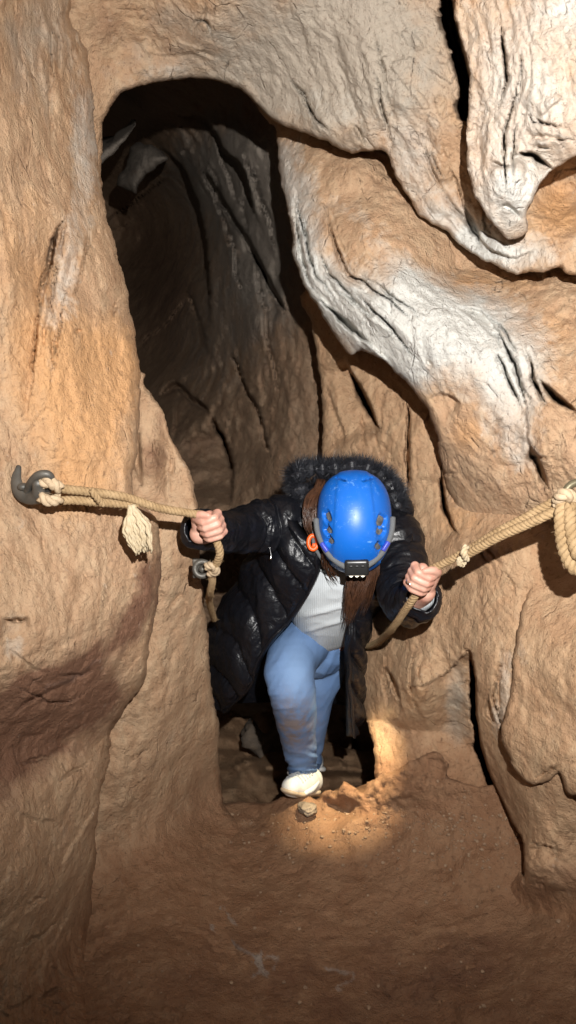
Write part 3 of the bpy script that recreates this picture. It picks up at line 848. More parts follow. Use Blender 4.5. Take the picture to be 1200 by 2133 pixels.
class MB:
    """collects vertices and faces for one mesh"""

    def __init__(self):
        self.v = []; self.f = []; self.mi = []

    def tube(self, pts, radii, sides=12, caps='round', flat=None, mi=0, closed=False):
        P, T, N = frames(pts)
        n = len(P)
        radii = [radii] * n if isinstance(radii, (int, float)) else list(radii)
        rows = []
        seq = [(P[i], radii[i], T[i], N[i]) for i in range(n)]
        if caps == 'round' and not closed:
            pre = [(P[0] - T[0] * radii[0] * math.sin(a), radii[0] * math.cos(a), T[0], N[0]) for a in (1.5, 1.15, .75, .35)]
            post = [(P[-1] + T[-1] * radii[-1] * math.sin(a), radii[-1] * math.cos(a), T[-1], N[-1]) for a in (.35, .75, 1.15, 1.5)]
            seq = pre + seq + post
        for (c, r, t, nn) in seq:
            b = t.cross(nn)
            row = []
            for k in range(sides):
                a = 2 * math.pi * k / sides
                off = (nn * math.cos(a) + b * math.sin(a)) * r
                if flat is not None:
                    ax, sc = flat
                    off = off + ax * (off.dot(ax) * (sc - 1))
                row.append(len(self.v)); self.v.append(c + off)
            rows.append(row)
        m = len(rows)
        for i in range(m if closed else m - 1):
            r0, r1 = rows[i], rows[(i + 1) % m]
            for k in range(sides):
                k2 = (k + 1) % sides
                self.f.append((r0[k], r0[k2], r1[k2], r1[k])); self.mi.append(mi)
        if caps and not closed:
            self.f.append(tuple(reversed(rows[0]))); self.mi.append(mi)
            self.f.append(tuple(rows[-1])); self.mi.append(mi)
        return self

    def limb(self, pts, radii, n=6, sides=18, flat=None):
        P = catmull([list(p) + [r] for p, r in zip(pts, radii)], n)
        return self.tube([Vector(p[:3]) for p in P], [max(p[3], .001) for p in P], sides, 'round', flat)

    def ball(self, c, rx, ry=None, rz=None, rot=None, seg=20):
        ry = ry or rx; rz = rz or rx
        bm = bmesh.new()
        bmesh.ops.create_uvsphere(bm, u_segments=seg, v_segments=seg // 2 + 2, radius=1)
        base = len(self.v)
        M = rot or Matrix.Identity(3)
        bm.verts.ensure_lookup_table()
        for x in bm.verts:
            self.v.append(Vector(c) + M @ Vector((x.co.x * rx, x.co.y * ry, x.co.z * rz)))
        for fc in bm.faces:
            self.f.append(tuple(base + x.index for x in fc.verts)); self.mi.append(0)
        bm.free()
        return self

    def box(self, c, size, rot=None, bevel=0.0, mi=0, seg=2):
        bm = bmesh.new()
        bmesh.ops.create_cube(bm, size=1)
        for x in bm.verts:
            x.co = Vector((x.co.x * size[0], x.co.y * size[1], x.co.z * size[2]))
        if bevel:
            bmesh.ops.bevel(bm, geom=bm.edges[:], offset=bevel, segments=seg, affect='EDGES', profile=.6)
        base = len(self.v)
        M = rot or Matrix.Identity(3)
        bm.verts.index_update()
        for x in bm.verts:
            self.v.append(Vector(c) + M @ x.co)
        for fc in bm.faces:
            self.f.append(tuple(base + x.index for x in fc.verts)); self.mi.append(mi)
        bm.free()
        return self

    def build(self, name, mat, parent=None, mats=None, smooth_=True):
        return mesh_obj(name, self.v, self.f, mat, parent, smooth_, mats, self.mi if mats else None)

    def blob(self, name, mat, parent=None, voxel=.005, smooth_n=6, disp=None, fac=.5):
        """fuses everything collected into one continuous skin"""
        o = mesh_obj(name, self.v, self.f, mat, None)
        md = o.modifiers.new('r', 'REMESH'); md.mode = 'VOXEL'; md.voxel_size = voxel
        if smooth_n:
            sm = o.modifiers.new('s', 'SMOOTH'); sm.factor = fac; sm.iterations = smooth_n
        dg = bpy.context.evaluated_depsgraph_get()
        me = bpy.data.meshes.new_from_object(o.evaluated_get(dg))
        bpy.data.objects.remove(o)
        me.name = name
        if disp is not None:
            n = len(me.vertices)
            co = np.zeros(n * 3); me.vertices.foreach_get('co', co); co = co.reshape(-1, 3)
            no = np.zeros(n * 3); me.vertex_normals.foreach_get('vector', no); no = no.reshape(-1, 3)
            co = co + no * disp(co, no)[:, None]
            me.vertices.foreach_set('co', co.ravel()); me.update()
        me.materials.clear(); me.materials.append(mat)
        me.polygons.foreach_set('use_smooth', [True] * len(me.polygons))
        o = bpy.data.objects.new(name, me)
        return link(o, parent)


def project(co):
    """direction coordinates (u, v, depth) of world points - used to lay folds along limbs"""
    r = co - CAM
    d = r @ FWD
    return W / 2 + F * (r @ RIGHT) / d, H / 2 - F * (r @ UP) / d, d


# ------------------------------------------------------------------ materials of the climber
M_SKIN = simple('skin', (.50, .29, .22), .5, bump=(120, .25, .002), var=(45, (.44, .21, .155)))
M_COAT = NT('black_nylon')
_t = M_COAT.n('ShaderNodeTexCoord').outputs['Object']
M_COAT.b.inputs['Base Color'].default_value = (.005, .0055, .008, 1)
M_COAT.b.inputs['Roughness'].default_value = .38
M_COAT.b.inputs['Specular IOR Level'].default_value = .4
_h1 = M_COAT.bump(M_COAT.noise(_t, 16, 4, .5, 1.0), .45, .02)
_h2 = M_COAT.bump(M_COAT.noise(_t, 55, 3, .5, .8), .22, .006, _h1)
M_COAT.l(_h2, M_COAT.b.inputs['Normal'])
M_COAT = M_COAT.m
M_SEAM = simple('seam_thread', (.03, .03, .035), .5)
M_FUR = simple('black_fur', (.018, .019, .024), .45)
M_HAIR = simple('brown_hair', (.035, .015, .008), .38, var=(60, (.075, .032, .016)))
M_SWEAT = NT('white_knit')
_t = M_SWEAT.n('ShaderNodeTexCoord').outputs['Object']
M_SWEAT.b.inputs['Base Color'].default_value = (.47, .50, .52, 1)
M_SWEAT.b.inputs['Roughness'].default_value = .9
_w = M_SWEAT.n('ShaderNodeTexWave', wave_type='BANDS', bands_direction='X')
_w.inputs['Scale'].default_value = 55; _w.inputs['Distortion'].default_value = 1.5
M_SWEAT.l(_t, _w.inputs['Vector'])
_h1 = M_SWEAT.bump(_w.outputs[1], .25, .004)
_h2 = M_SWEAT.bump(M_SWEAT.noise(_t, 300, 3, .6), .4, .002, _h1)
M_SWEAT.l(_h2, M_SWEAT.b.inputs['Normal'])
M_SWEAT = M_SWEAT.m
_g = NT('blue_denim')
_t = _g.n('ShaderNodeTexCoord').outputs['Object']
_c = _g.mix(_g.ramp(_g.noise(_t, 9, 5), ((.35, 0), (.7, 1))), (.062, .125, .275), (.105, .19, .37))
_at = _g.n('ShaderNodeAttribute', attribute_name='thigh_highlight').outputs['Fac']
_c = _g.mix(_at, _c, (.20, .31, .50))  # light on the thigh and knee, painted into the denim colour
_dirt = _g.math('MULTIPLY', _g.n('ShaderNodeAttribute', attribute_name='dirt').outputs['Fac'], _g.ramp(_g.noise(_t, 22, 6, .65), ((.38, 0), (.62, 1))))
_c = _g.mix(_dirt, _c, (.19, .16, .16))
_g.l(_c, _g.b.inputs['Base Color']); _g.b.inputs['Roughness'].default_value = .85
_g.b.inputs['Specular IOR Level'].default_value = .2
_h1 = _g.bump(_g.noise(_t, 16, 5, .6, .6), .3, .010)
_g.l(_g.bump(_g.noise(_t, 420, 2), .4, .0015, _h1), _g.b.inputs['Normal'])
M_DENIM = _g.m
M_DENIM_SEAM = simple('denim_stitch', (.16, .25, .42), .8)
M_SHOE = simple('white_leather', (.58, .60, .60), .5, bump=(40, .3, .004), var=(18, (.46, .44, .41)))
M_SOLE = simple('dusty_rubber', (.42, .36, .28), .7, var=(30, (.30, .21, .13)))
M_PANEL = simple('shoe_panel', (.40, .42, .44), .6)
M_LACE = simple('lace_grey', (.27, .28, .29), .8)
_g = NT('blue_shell')
_t = _g.n('ShaderNodeTexCoord').outputs['Object']
_sc = _g.math('MULTIPLY', _g.ramp(_g.noise(_t, 55, 6, .75, 1.5), ((.57, 0), (.63, 1))), _g.ramp(_g.noise(_t, 14, 3), ((.42, 0), (.58, 1))))
_c = _g.mix(_g.math('MULTIPLY', _sc, .7), (.005, .115, .50), (.14, .33, .72))
_g.l(_c, _g.b.inputs['Base Color'])
_g.l(_g.ramp(_g.noise(_t, 30, 5, .7), ((.3, .36), (.7, .5))), _g.b.inputs['Roughness'])
_g.l(_g.bump(_g.noise(_t, 350, 2), .08, .001), _g.b.inputs['Normal'])
M_BLUE = _g.m
M_VENT = simple('vent_dark', (.05, .05, .05), .8, var=(70, (.17, .17, .165)))
M_TRIM = simple('black_trim', (.02, .021, .024), .5)
M_STRAP = simple('grey_strap', (.10, .105, .11), .8, bump=(300, .4, .002))
M_CLIP = simple('violet_clip', (.05, .07, .42), .35)
M_ORANGE = simple('orange_buckle', (.72, .10, .012), .45)
M_LAMP = simple('lamp_black', (.015, .015, .015), .35)
_g = NT('lamp_glass')
_g.b.inputs['Base Color'].default_value = (.75, .78, .72, 1)
_g.b.inputs['Roughness'].default_value = .08
_g.b.inputs['Metallic'].default_value = .6
M_REFL = _g.m
_g = NT('lamp_led')
_g.b.inputs['Base Color'].default_value = (.9, .9, .8, 1)
_g.b.inputs['Emission Color'].default_value = (1, .93, .75, 1)
_g.b.inputs['Emission Strength'].default_value = 2.2
M_LED = _g.m
M_SILVER = simple('silver', (.8, .8, .8), .2, metal=1.0)
M_ROPE = simple('hemp_rope', (.25, .165, .085), .9, bump=(220, .9, .003), var=(45, (.34, .235, .13)), spec=.15)
M_FRAY = simple('frayed_hemp', (.38, .30, .19), .9, bump=(160, .7, .003), var=(60, (.46, .38, .26)), spec=.15)
M_ROPE_PALE = simple('worn_hemp', (.33, .24, .15), .9, bump=(160, .7, .003), var=(60, (.44, .34, .23)), spec=.15)
M_IRON = simple('old_iron', (.05, .048, .043), .5, metal=.4, bump=(50, .5, .004), var=(22, (.11, .10, .085)))

# ------------------------------------------------------------------ the climber
person = empty('person', V(630, 1660, 2.78))
tag(person, "climber in a blue helmet, black quilted coat and jeans pulling up between two ropes", 'person')

HEAD = V(738, 1085, 2.31)
CROWN = (Vector(CAM) - V(738, 1078, 2.2)).normalized()
CROWN = (CROWN + Vector((0, 0, .10))).normalized()
FACE = Vector((0.02, -math.sin(PITCH) * 1.0, -math.cos(PITCH)))
FACE = (FACE - CROWN * FACE.dot(CROWN)).normalized()
SIDE = CROWN.cross(FACE).normalized()          # towards the viewer's left or right
HM = Matrix((SIDE, FACE, CROWN)).transposed()  # local x = side, y = face, z = crown


def hp(x, y, z):
    return HEAD + HM @ Vector((x, y, z))


body = MB()
# head: skull, jaw, nose, ears, lips
body.ball(hp(0, 0, .03), .073, .092, .09, HM)
body.ball(hp(0, .03, -.05), .055, .06, .062, HM)
body.ball(hp(0, .060, -.095), .028, .026, .022, HM)
body.limb([hp(0, .088, .0), hp(0, .102, -.03), hp(0, .106, -.045)], [.008, .011, .012])
body.ball(hp(-.014, .092, -.045), .009); body.ball(hp(.014, .092, -.045), .009)
body.limb([hp(-.022, .082, -.072), hp(0, .091, -.072), hp(.022, .082, -.072)], [.006, .008, .006])
for s in (-1, 1):
    body.ball(hp(s * .031, .078, -.006), .014, .012, .010, HM)
    body.limb([hp(s * .045, .076, .013), hp(s * .03, .088, .016), hp(s * .012, .088, .012)], [.006, .008, .007])
    body.ball(hp(s * .075, -.01, -.02), .010, .020, .030, HM)
neck0 = hp(0, -.035, -.06)
C7 = V(735, 1065, 2.52)
body.limb([neck0, (neck0 + C7) / 2 + Vector((0, 0, .01)), C7], [.052, .052, .06])
PELV = V(655, 1325, 2.80)
body.limb([C7, V(715, 1150, 2.60), V(690, 1230, 2.70), PELV], [.07, .115, .11, .125], flat=(RIGHT_V := Vector((1, 0, 0)), 1.2))
SHL, SHR = V(602, 1088, 2.46), V(826, 1110, 2.46)
WRL, WRR = V(416, 1112, 2.02), V(886, 1234, 2.02)
ELL, ELR = V(515, 1112, 2.36), V(836, 1262, 2.24)
body.limb([C7, SHL, ELL, WRL], [.06, .052, .040, .026])
body.limb([C7, SHR, ELR, WRR], [.06, .052, .040, .026])
HIPL, HIPR = V(612, 1335, 2.80), V(690, 1338, 2.83)
KNL, KNR = V(608, 1428, 2.53), V(657, 1470, 2.92)
ANL, ANR = V(630, 1592, 2.835), V(640, 1580, 3.1)
body.limb([PELV, HIPL, KNL, ANL], [.09, .075, .052, .034])
body.limb([PELV, HIPR, KNR, ANR], [.09, .075, .052, .034])


def hand(origin, A, N, S, wrist, k=1.0):
    """a closed fist: A runs along the held rope towards the thumb, N towards the knuckle faces, S towards the knuckles"""
    def q(a, n, s):
        return origin + (A * a + N * n + S * s) * k
    ln = (1.0, 1.06, 1.0, .84)
    mcp = []
    for i in range(4):
        a = (1.5 - i) * .0185
        L = ln[i]
        m = q(a, -.008, .036 * (.9 + .1 * L))
        mcp.append(m)
        r = (.0090, .0092, .0088, .0078)[i]
        pip = q(a * 1.02 + .001, .026 * L, .031 * L)
        dip = q(a * .98, .0335 * L, -.002)
        tip = q(a * .96, .014, -.0205 * L)
        body.limb([m, pip], [r * 1.22, r * 1.12], 5, 12)
        body.limb([pip, (pip + dip) / 2 + N * .0022, dip], [r * 1.12, r, r * .98], 4, 12)
        body.limb([dip, (dip + tip) / 2 + N * .001, tip], [r * .98, r * .92, r * .74], 4, 12)
        # palm rays
        body.limb([m, (m + wrist) / 2 - N * .004, wrist], [r * 1.35, r * 1.5, r * 1.7], 5, 12)
    body.limb([q(.02, -.02, .01), q(-.02, -.02, .005)], [.016, .016])
    base = q(.022, -.016, -.026)
    body.limb([wrist, base], [.018, .016])
    body.limb([base, q(.040, .008, -.020), q(.047, .026, .000), q(.043, .034, .018)], [.0155, .0125, .0105, .0078], 5, 12)
    return mcp, q


TOCAM_L = (Vector(CAM) - V(436, 1096, 1.95)).normalized()
A_L = (V(424, 1066, 1.94) - V(449, 1132, 1.97)).normalized()
S_L = (Vector((1, 0, .12)) - A_L * Vector((1, 0, .12)).dot(A_L)).normalized()
N_L = A_L.cross(S_L).normalized()
if N_L.dot(TOCAM_L) < 0:
    N_L = -N_L
S_L = (S_L * .95 + N_L * .12).normalized(); S_L = (S_L - A_L * S_L.dot(A_L)).normalized()
HAND_L = V(434, 1097, 1.975)
_, qL = hand(HAND_L, A_L, N_L, S_L, WRL, .90)
TOCAM_R = (Vector(CAM) - V(884, 1206, 1.95)).normalized()
A_R = (V(893, 1182, 1.94) - V(868, 1232, 1.97)).normalized()
S_R = (Vector((-1, 0, .25)) - A_R * Vector((-1, 0, .25)).dot(A_R)).normalized()
N_R = A_R.cross(S_R).normalized()
if N_R.dot(TOCAM_R) < 0:
    N_R = -N_R
HAND_R = V(882, 1208, 1.965)
_, qR = hand(HAND_R, A_R, N_R, S_R, WRR, .90)
ob_body = body.blob('body', M_SKIN, person, voxel=.0028, smooth_n=3)

rg = MB()
_c = qR(-.0095, .020, .034)
rg.tube([_c + (A_R * 0 + S_R * math.cos(t) * .0115 + N_R * math.sin(t) * .0115) * 1.0 for t in np.linspace(0, 2 * math.pi, 20)[:-1]], .0018, 6, None, closed=True)
rg.build('ring', M_SILVER, person)

# eyes are shut in shadow under the brim
M_EYE = simple('eye', (.5, .48, .45), .2)
for s in (-1, 1):
    MB().ball(hp(s * .031, .086, -.006), .0085).build('eye', M_EYE, person)


def folds(scale, amp, seed, stretch=None):
    def f(co, no):
        p = co * scale
        if stretch is not None:
            ax, s = stretch
            ax = np.array(ax)
            p = p + np.outer((co @ ax) * scale * (s - 1), ax)
        return amp * (ridged(p + .6 * vnoise(p * .7, seed + 3)[:, None], 3, seed))
    return f


# jeans
jn = MB()
jn.limb([V(668, 1290, 2.80), V(655, 1335, 2.80)], [.135, .130], flat=(RIGHT_V, 1.05))
jn.limb([V(640, 1330, 2.73), V(608, 1378, 2.58), V(606, 1428, 2.50), V(615, 1488, 2.58), V(624, 1552, 2.71), V(630, 1606, 2.80)],
        [.088, .083, .074, .066, .056, .047], 8, 28)
jn.limb([V(690, 1320, 2.84), V(676, 1395, 2.86), V(655, 1470, 2.92), V(646, 1535, 3.0), V(640, 1605, 3.1)], [.088, .072, .062, .054, .046], 8, 28)


def jean_folds(co, no):
    u, v, d = project(co)
    knee = np.exp(-((v - 1462) / 40) ** 2)
    ank = np.exp(-((v - 1592) / 26) ** 2)
    p = np.stack([u / 60, v / 16, d * 5], 1)
    p[:, 1] += .5 * np.sin(u / 30)
    r = ridged(p, 2, 5)
    dg_ = ridged(np.stack([(u + v * .55) / 34, (v - u * .3) / 120, d * 4], 1), 2, 15)
    return .006 * r * (.05 + knee * .6 * smooth(640, 570, u) + ank * 1.3) + .0035 * dg_ + .004 * fbm(co * 12, 2, 8)


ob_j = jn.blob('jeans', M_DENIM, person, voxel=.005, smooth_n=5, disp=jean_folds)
me = ob_j.data
n = len(me.vertices)
co = np.zeros(n * 3); me.vertices.foreach_get('co', co); co = co.reshape(-1, 3)
u_, v_, d_ = project(co)
at = me.attributes.new('thigh_highlight', 'FLOAT', 'POINT')
at.data.foreach_set('value', np.clip(.6 * np.exp(-((u_ - 618) / 38) ** 2 - ((v_ - 1400) / 70) ** 2) + .25, 0, 1))  # painted highlight centred on the raised thigh, over an even paler tone
at = me.attributes.new('dirt', 'FLOAT', 'POINT')
at.data.foreach_set('value', np.clip(1.3 * np.exp(-((u_ - 612) / 45) ** 2 - ((v_ - 1510) / 55) ** 2), 0, 1))
sm = MB()
sm.tube([V(*p) for p in catmull([(650, 1440, 2.475), (650, 1490, 2.535), (650, 1550, 2.67), (651, 1600, 2.765)], 6)], .0022, 6)
sm.build('side_seam', M_DENIM_SEAM, ob_j)
wb = MB()
wb.tube([V(*p) for p in catmull([(712, 1352, 2.70), (690, 1354, 2.685), (668, 1352, 2.68)], 5)], .0022, 6)
wb.build('pocket_stitching', M_DENIM_SEAM, ob_j)

# shoe (toe towards the viewer's left) and the other one lower behind
def shoe(ankle, toe, heel, sc=1.0):
    e = empty('shoe', heel)
    d = (toe - heel); L = d.length; d = d.normalized()
    up = Vector((0, 0, 1)); sd = d.cross(up).normalized(); up = sd.cross(d)
    m = MB()
    m.limb([heel + d * .035 + up * .045, heel + d * L * .42 + up * .047, heel + d * L * .70 + up * .032, toe - d * .032 + up * .030],
           [.040, .041, .039, .033], 6, 20, flat=(sd, 1.05))
    m.limb([heel + d * .04 + up * .05, ankle + up * .0], [.042, .040])
    m.limb([heel + d * L * .5 + up * .06, ankle - up * .01 + d * .03], [.030, .026])
    up_o = m.blob('shoe', M_SHOE, person, voxel=.004, smooth_n=3)
    s = MB()
    s.limb([heel + d * .03 + up * .014, heel + d * L * .45 + up * .013, heel + d * L * .72 + up * .014, toe - d * .028 + up * .016], [.040, .040, .044, .034], 6, 20, flat=(up, .38))
    s.build('sole', M_SOLE, up_o)
    l = MB()
    for t in (.50, .57, .64, .71, .78):
        c = heel + d * L * t + up * (.090 - .085 * (t - .50))
        l.tube([c - sd * .030 - up * .014, c + up * .006, c + sd * .030 - up * .014], .0038, 8)
    for s_ in (-1, 1):                                    # overlay panels along the sides
        l2 = MB()
        l2.limb([heel + d * L * .30 + sd * s_ * .036 + up * .050, heel + d * L * .50 + sd * s_ * .039 + up * .030, heel + d * L * .68 + sd * s_ * .038 + up * .020], [.010, .012, .010], 5, 12)
        l2.build('side_panel', M_PANEL, up_o)
    l.build('laces', M_LACE, up_o)
    k = MB()
    k.tube([ankle + (sd * math.cos(a_) * .046 + d * math.sin(a_) * .044) - up * .012 for a_ in np.linspace(0, 2 * math.pi, 22)[:-1]], .009, 10, None, closed=True)
    k.build('collar', M_SHOE, up_o)
    bpy.data.objects.remove(e)
    return up_o


shoe(V(631, 1608, 2.81), V(594, 1659, 2.65), V(652, 1653, 2.83))
shoe(V(652, 1590, 3.12), V(610, 1612, 3.02), V(655, 1612, 3.2))

# sweater
sw = MB()
sw.limb([V(735, 1110, 2.50), V(712, 1165, 2.47), V(690, 1230, 2.53), V(680, 1285, 2.66), V(676, 1306, 2.72)], [.085, .118, .118, .112, .098], 8, 30, flat=(Vector(FWD), .62))
sw.limb([V(662, 1290, 2.62), V(680, 1316, 2.62), V(702, 1302, 2.62)], [.042, .036, .042])
sw.limb([V(735, 1090, 2.50), V(735, 1135, 2.45)], [.075, .085])
for pts, rad in (([(606, 1090, 2.44), (550, 1096, 2.40), (505, 1104, 2.34), (455, 1108, 2.20), (424, 1102, 2.075)], [.05, .045, .040, .036, .034]),
                 ([(818, 1112, 2.45), (836, 1175, 2.38), (835, 1235, 2.29), (850, 1262, 2.20), (874, 1250, 2.10), (880, 1244, 2.075)], [.05, .045, .04, .036, .034, .034])):
    sw.limb([V(*p) for p in pts], rad)


def sweat_folds(co, no):
    u, v, d = project(co)
    s = (v - 1270) - .35 * (u - 650) * -1
    f = np.exp(-((v - 1275 + .25 * (u - 660)) / 5) ** 2) + .8 * np.exp(-((v - 1300 + .3 * (u - 680)) / 5) ** 2)
    g = np.exp(-((u - 700 + .5 * (v - 1200)) / 7) ** 2) * smooth(1230, 1190, v)
    hem = np.exp(-((v - 1338) / 5) ** 2)
    return .007 * f * smooth(610, 660, u) + .005 * g + .006 * ridged(np.stack([u / 70, v / 50, d], 1), 2, 4)


ob_s = sw.blob('sweater', M_SWEAT, person, voxel=.005, smooth_n=5, disp=sweat_folds)

# coat: one quilted sheet from the front edge round the back to the other front edge
rows_c = [
    [(668, 1150, 2.31), (612, 1078, 2.36), (622, 1042, 2.50), (730, 1030, 2.60), (826, 1052, 2.52), (842, 1100, 2.38), (798, 1165, 2.33)],
    [(662, 1200, 2.36), (588, 1158, 2.40), (560, 1120, 2.68), (700, 1100, 2.80), (850, 1130, 2.66), (842, 1190, 2.46), (775, 1225, 2.38)],
    [(622, 1272, 2.45), (548, 1228, 2.50), (508, 1215, 2.78), (680, 1200, 2.94), (790, 1222, 2.80), (774, 1258, 2.51), (738, 1268, 2.43)],
    [(552, 1358, 2.52), (505, 1312, 2.58), (446, 1335, 2.88), (650, 1320, 3.08), (736, 1330, 2.92), (751, 1345, 2.55), (722, 1345, 2.46)],
    [(528, 1420, 2.62), (482, 1420, 2.68), (452, 1420, 2.95), (630, 1410, 3.14), (735, 1420, 3.0), (747, 1425, 2.66), (724, 1430, 2.57)],
    [(470, 1484, 2.82), (462, 1478, 2.88), (456, 1466, 3.0), (610, 1460, 3.2), (738, 1470, 3.1), (740, 1500, 2.82), (726, 1534, 2.70)],
]
P0 = np.array([[list(PX(*c)) for c in r] for r in rows_c])
A1 = np.array([catmull(r, 40) for r in P0])                    # along the row
G = np.array([catmull(A1[:, k], 30) for k in range(A1.shape[1])]).transpose(1, 0, 2)
nr, nc = G.shape[:2]
du = np.gradient(G, axis=1); dv = np.gradient(G, axis=0)
Nn = np.cross(du, dv); Nn /= np.linalg.norm(Nn, axis=2, keepdims=True) + 1e-9
cen = G.mean(axis=1, keepdims=True)
if ((G - cen) * Nn).sum() < 0:
    Nn = -Nn
rr, cc = np.meshgrid(np.linspace(0, 1, nr), np.linspace(0, 1, nc), indexing='ij')
su = np.abs(((cc * 9) % 1) - .5) * 2                      # chevron
ph = rr * 6.5 + ((cc * 5.2) % 1 if False else cc * 5.0) * 1.0
tri = np.abs(np.sin(np.pi * ph)) ** .5
puff = .026 * tri * (.55 + .45 * smooth(0, .04, cc) * smooth(1, .96, cc))
wr_ = fbm(G.reshape(-1, 3) * 22, 3, 77).reshape(nr, nc) * .004 + ridged(G.reshape(-1, 3) * np.array([30, 30, 14]), 2, 81).reshape(nr, nc) * .0025
big = fbm(G.reshape(-1, 3) * 6, 2, 90).reshape(nr, nc) * .012
seamd = np.abs(np.sin(np.pi * ph))
gath = .005 * np.exp(-(seamd / .45) ** 2) * ridged(np.stack([(cc * 55 + rr * 6).ravel(), (rr * 9).ravel(), 0 * rr.ravel()], 1), 2, 55).reshape(nr, nc)
gath = gath + .003 * ridged(np.stack([(cc * 16 + rr * 12).ravel(), (rr * 20 - cc * 6).ravel(), 0 * rr.ravel() + 3], 1), 2, 57).reshape(nr, nc)
Go = G + Nn * (puff + wr_ + big + gath)[..., None]
Gi = G - Nn * .008
vs_ = np.concatenate([Go.reshape(-1, 3), Gi.reshape(-1, 3)])
fc = []
off = nr * nc
for i in range(nr - 1):
    for j in range(nc - 1):
        a = i * nc + j
        fc.append((a, a + 1, a + nc + 1, a + nc)); fc.append((off + a, off + a + nc, off + a + nc + 1, off + a + 1))
for j in range(nc - 1):
    fc.append((j, off + j, off + j + 1, j + 1)); a = (nr - 1) * nc + j; fc.append((a, a + 1, off + a + 1, off + a))
for i in range(nr - 1):
    a = i * nc; fc.append((a, a + nc, off + a + nc, off + a)); a = i * nc + nc - 1; fc.append((a, off + a, off + a + nc, a + nc))
coat = mesh_obj('coat', vs_, fc, M_COAT, person)
# piped front edges
pe = MB()
for j in (1, nc - 2):
    pe.tube([Vector(x) for x in Go[::5, j]], .006, 8)
pe.build('front_edge', M_COAT, coat)
zp = MB()
zp.tube([V(562, 1140, 2.355), V(565, 1158, 2.35), V(564, 1163, 2.35)], [.002, .002, .004], 8)
zp.build('zip_pull', M_SILVER, coat)


def sleeve(pts, radii, seed, lump):
    s = MB()
    P = catmull([list(PX(*p)) + [r] for p, r in zip(pts, radii)], 40)
    path = [Vector(p[:3]) for p in P]; rad = [p[3] for p in P]
    n = len(path)
    Pt, T, N = frames(path)
    sides = 64
    rows = []
    vv = []
    for i in range(n):
        t = i / (n - 1)
        b = T[i].cross(N[i])
        for k in range(sides):
            a = 2 * math.pi * k / sides
            vv.append((path[i], N[i] * math.cos(a) + b * math.sin(a), rad[i], t, a))
    t = np.array([x[3] for x in vv]); a = np.array([x[4] for x in vv]); r = np.array([x[2] for x in vv])
    c = np.array([list(x[0]) for x in vv]); dr = np.array([list(x[1]) for x in vv])
    seam = np.abs(np.sin(np.pi * (t * lump + .04 * np.sin(a * 2 + seed)))) ** .5
    q = np.stack([np.cos(a) * 1.1 + seed, np.sin(a) * 1.1, t * 16 + .8 * np.sin(a + seed)], 1)
    wr = ridged(q, 3, 60 + seed)
    cuff = 1 - .22 * smooth(.9, 1.0, t)
    rad2 = r * cuff * (1 + .09 * wr + .13 * (seam - .7))
    X = c + dr * rad2[:, None] + .004 * np.stack([fbm(c * 20 + dr * 2, 2, 5)] * 3, 1)
    f = []
    for i in range(n - 1):
        for k in range(sides):
            k2 = (k + 1) % sides
            f.append((i * sides + k, i * sides + k2, (i + 1) * sides + k2, (i + 1) * sides + k))
    o = mesh_obj('sleeve', X, f, M_COAT, coat)
    md = o.modifiers.new('t', 'SOLIDIFY'); md.thickness = .006; md.offset = -1
    return o


sleeve([(660, 1090, 2.50), (606, 1090, 2.44), (550, 1096, 2.40), (505, 1104, 2.34), (458, 1108, 2.20), (424, 1104, 2.09), (416, 1102, 2.035)],
       [.080, .084, .076, .064, .052, .050, .051], 1, 7)
sleeve([(780, 1085, 2.50), (818, 1112, 2.45), (836, 1175, 2.38), (835, 1235, 2.29), (850, 1262, 2.20), (874, 1250, 2.10), (879, 1246, 2.045)],
       [.075, .080, .074, .064, .056, .052, .053], 2, 7)

# hood with its fur edge
hd = MB()
hd.limb([V(648, 1050, 2.50), V(690, 1030, 2.56), V(740, 1022, 2.58), (V(795, 1035, 2.54)), V(828, 1062, 2.48)], [.055, .075, .08, .07, .05])
hood = hd.blob('hood', M_COAT, person, voxel=.006, smooth_n=6, disp=folds(14, .006, 5))
fp = catmull([list(PX(*p)) for p in [(654, 1105, 2.38), (634, 1050, 2.40), (620, 1005, 2.42), (622, 982, 2.45), (655, 978, 2.48), (695, 976, 2.49), (745, 972, 2.49), (788, 988, 2.48), (816, 1016, 2.45), (828, 1052, 2.42)]], 30)
fv, ff = [], []
base = MB()
base.tube([Vector(p) for p in fp[::3]], [.020 + .008 * math.sin(i * .9) for i in range(len(fp[::3]))], 10)
fv, ff = list(base.v), list(base.f)
Pf, Tf, Nf = frames([Vector(p) for p in fp])
headc = V(735, 1090, 2.40)
for k in range(12000):
    i = random.randrange(len(Pf))
    t = Tf[i]; out_ = (Pf[i] - headc); out_ = (out_ - t * out_.dot(t)).normalized()
    a = random.gauss(0, 1.1)
    d = (out_ * math.cos(a) + t.cross(out_) * math.sin(a) + t * random.gauss(0, .4)).normalized()
    b0 = Pf[i] + d * .012 + t * random.uniform(-.004, .004)
    L = random.uniform(.016, .048) * (1.0 if i > 40 else .8)
    bend = Vector((random.gauss(0, .3), random.gauss(0, .3), random.gauss(-.15, .3)))
    sd = d.cross(Vector((random.random(), random.random(), random.random()))).normalized() * random.uniform(.0004, .0009)
    m1 = b0 + d * L * .55 + bend * L * .15; m2 = b0 + d * L + bend * L * .5
    n0 = len(fv)
    fv += [b0 - sd, b0 + sd, m1 + sd * .8, m1 - sd * .8, m2]
    ff += [(n0, n0 + 1, n0 + 2, n0 + 3), (n0 + 3, n0 + 2, n0 + 4)]
mesh_obj('fur_trim', fv, ff, M_FUR, hood, smooth_=False)

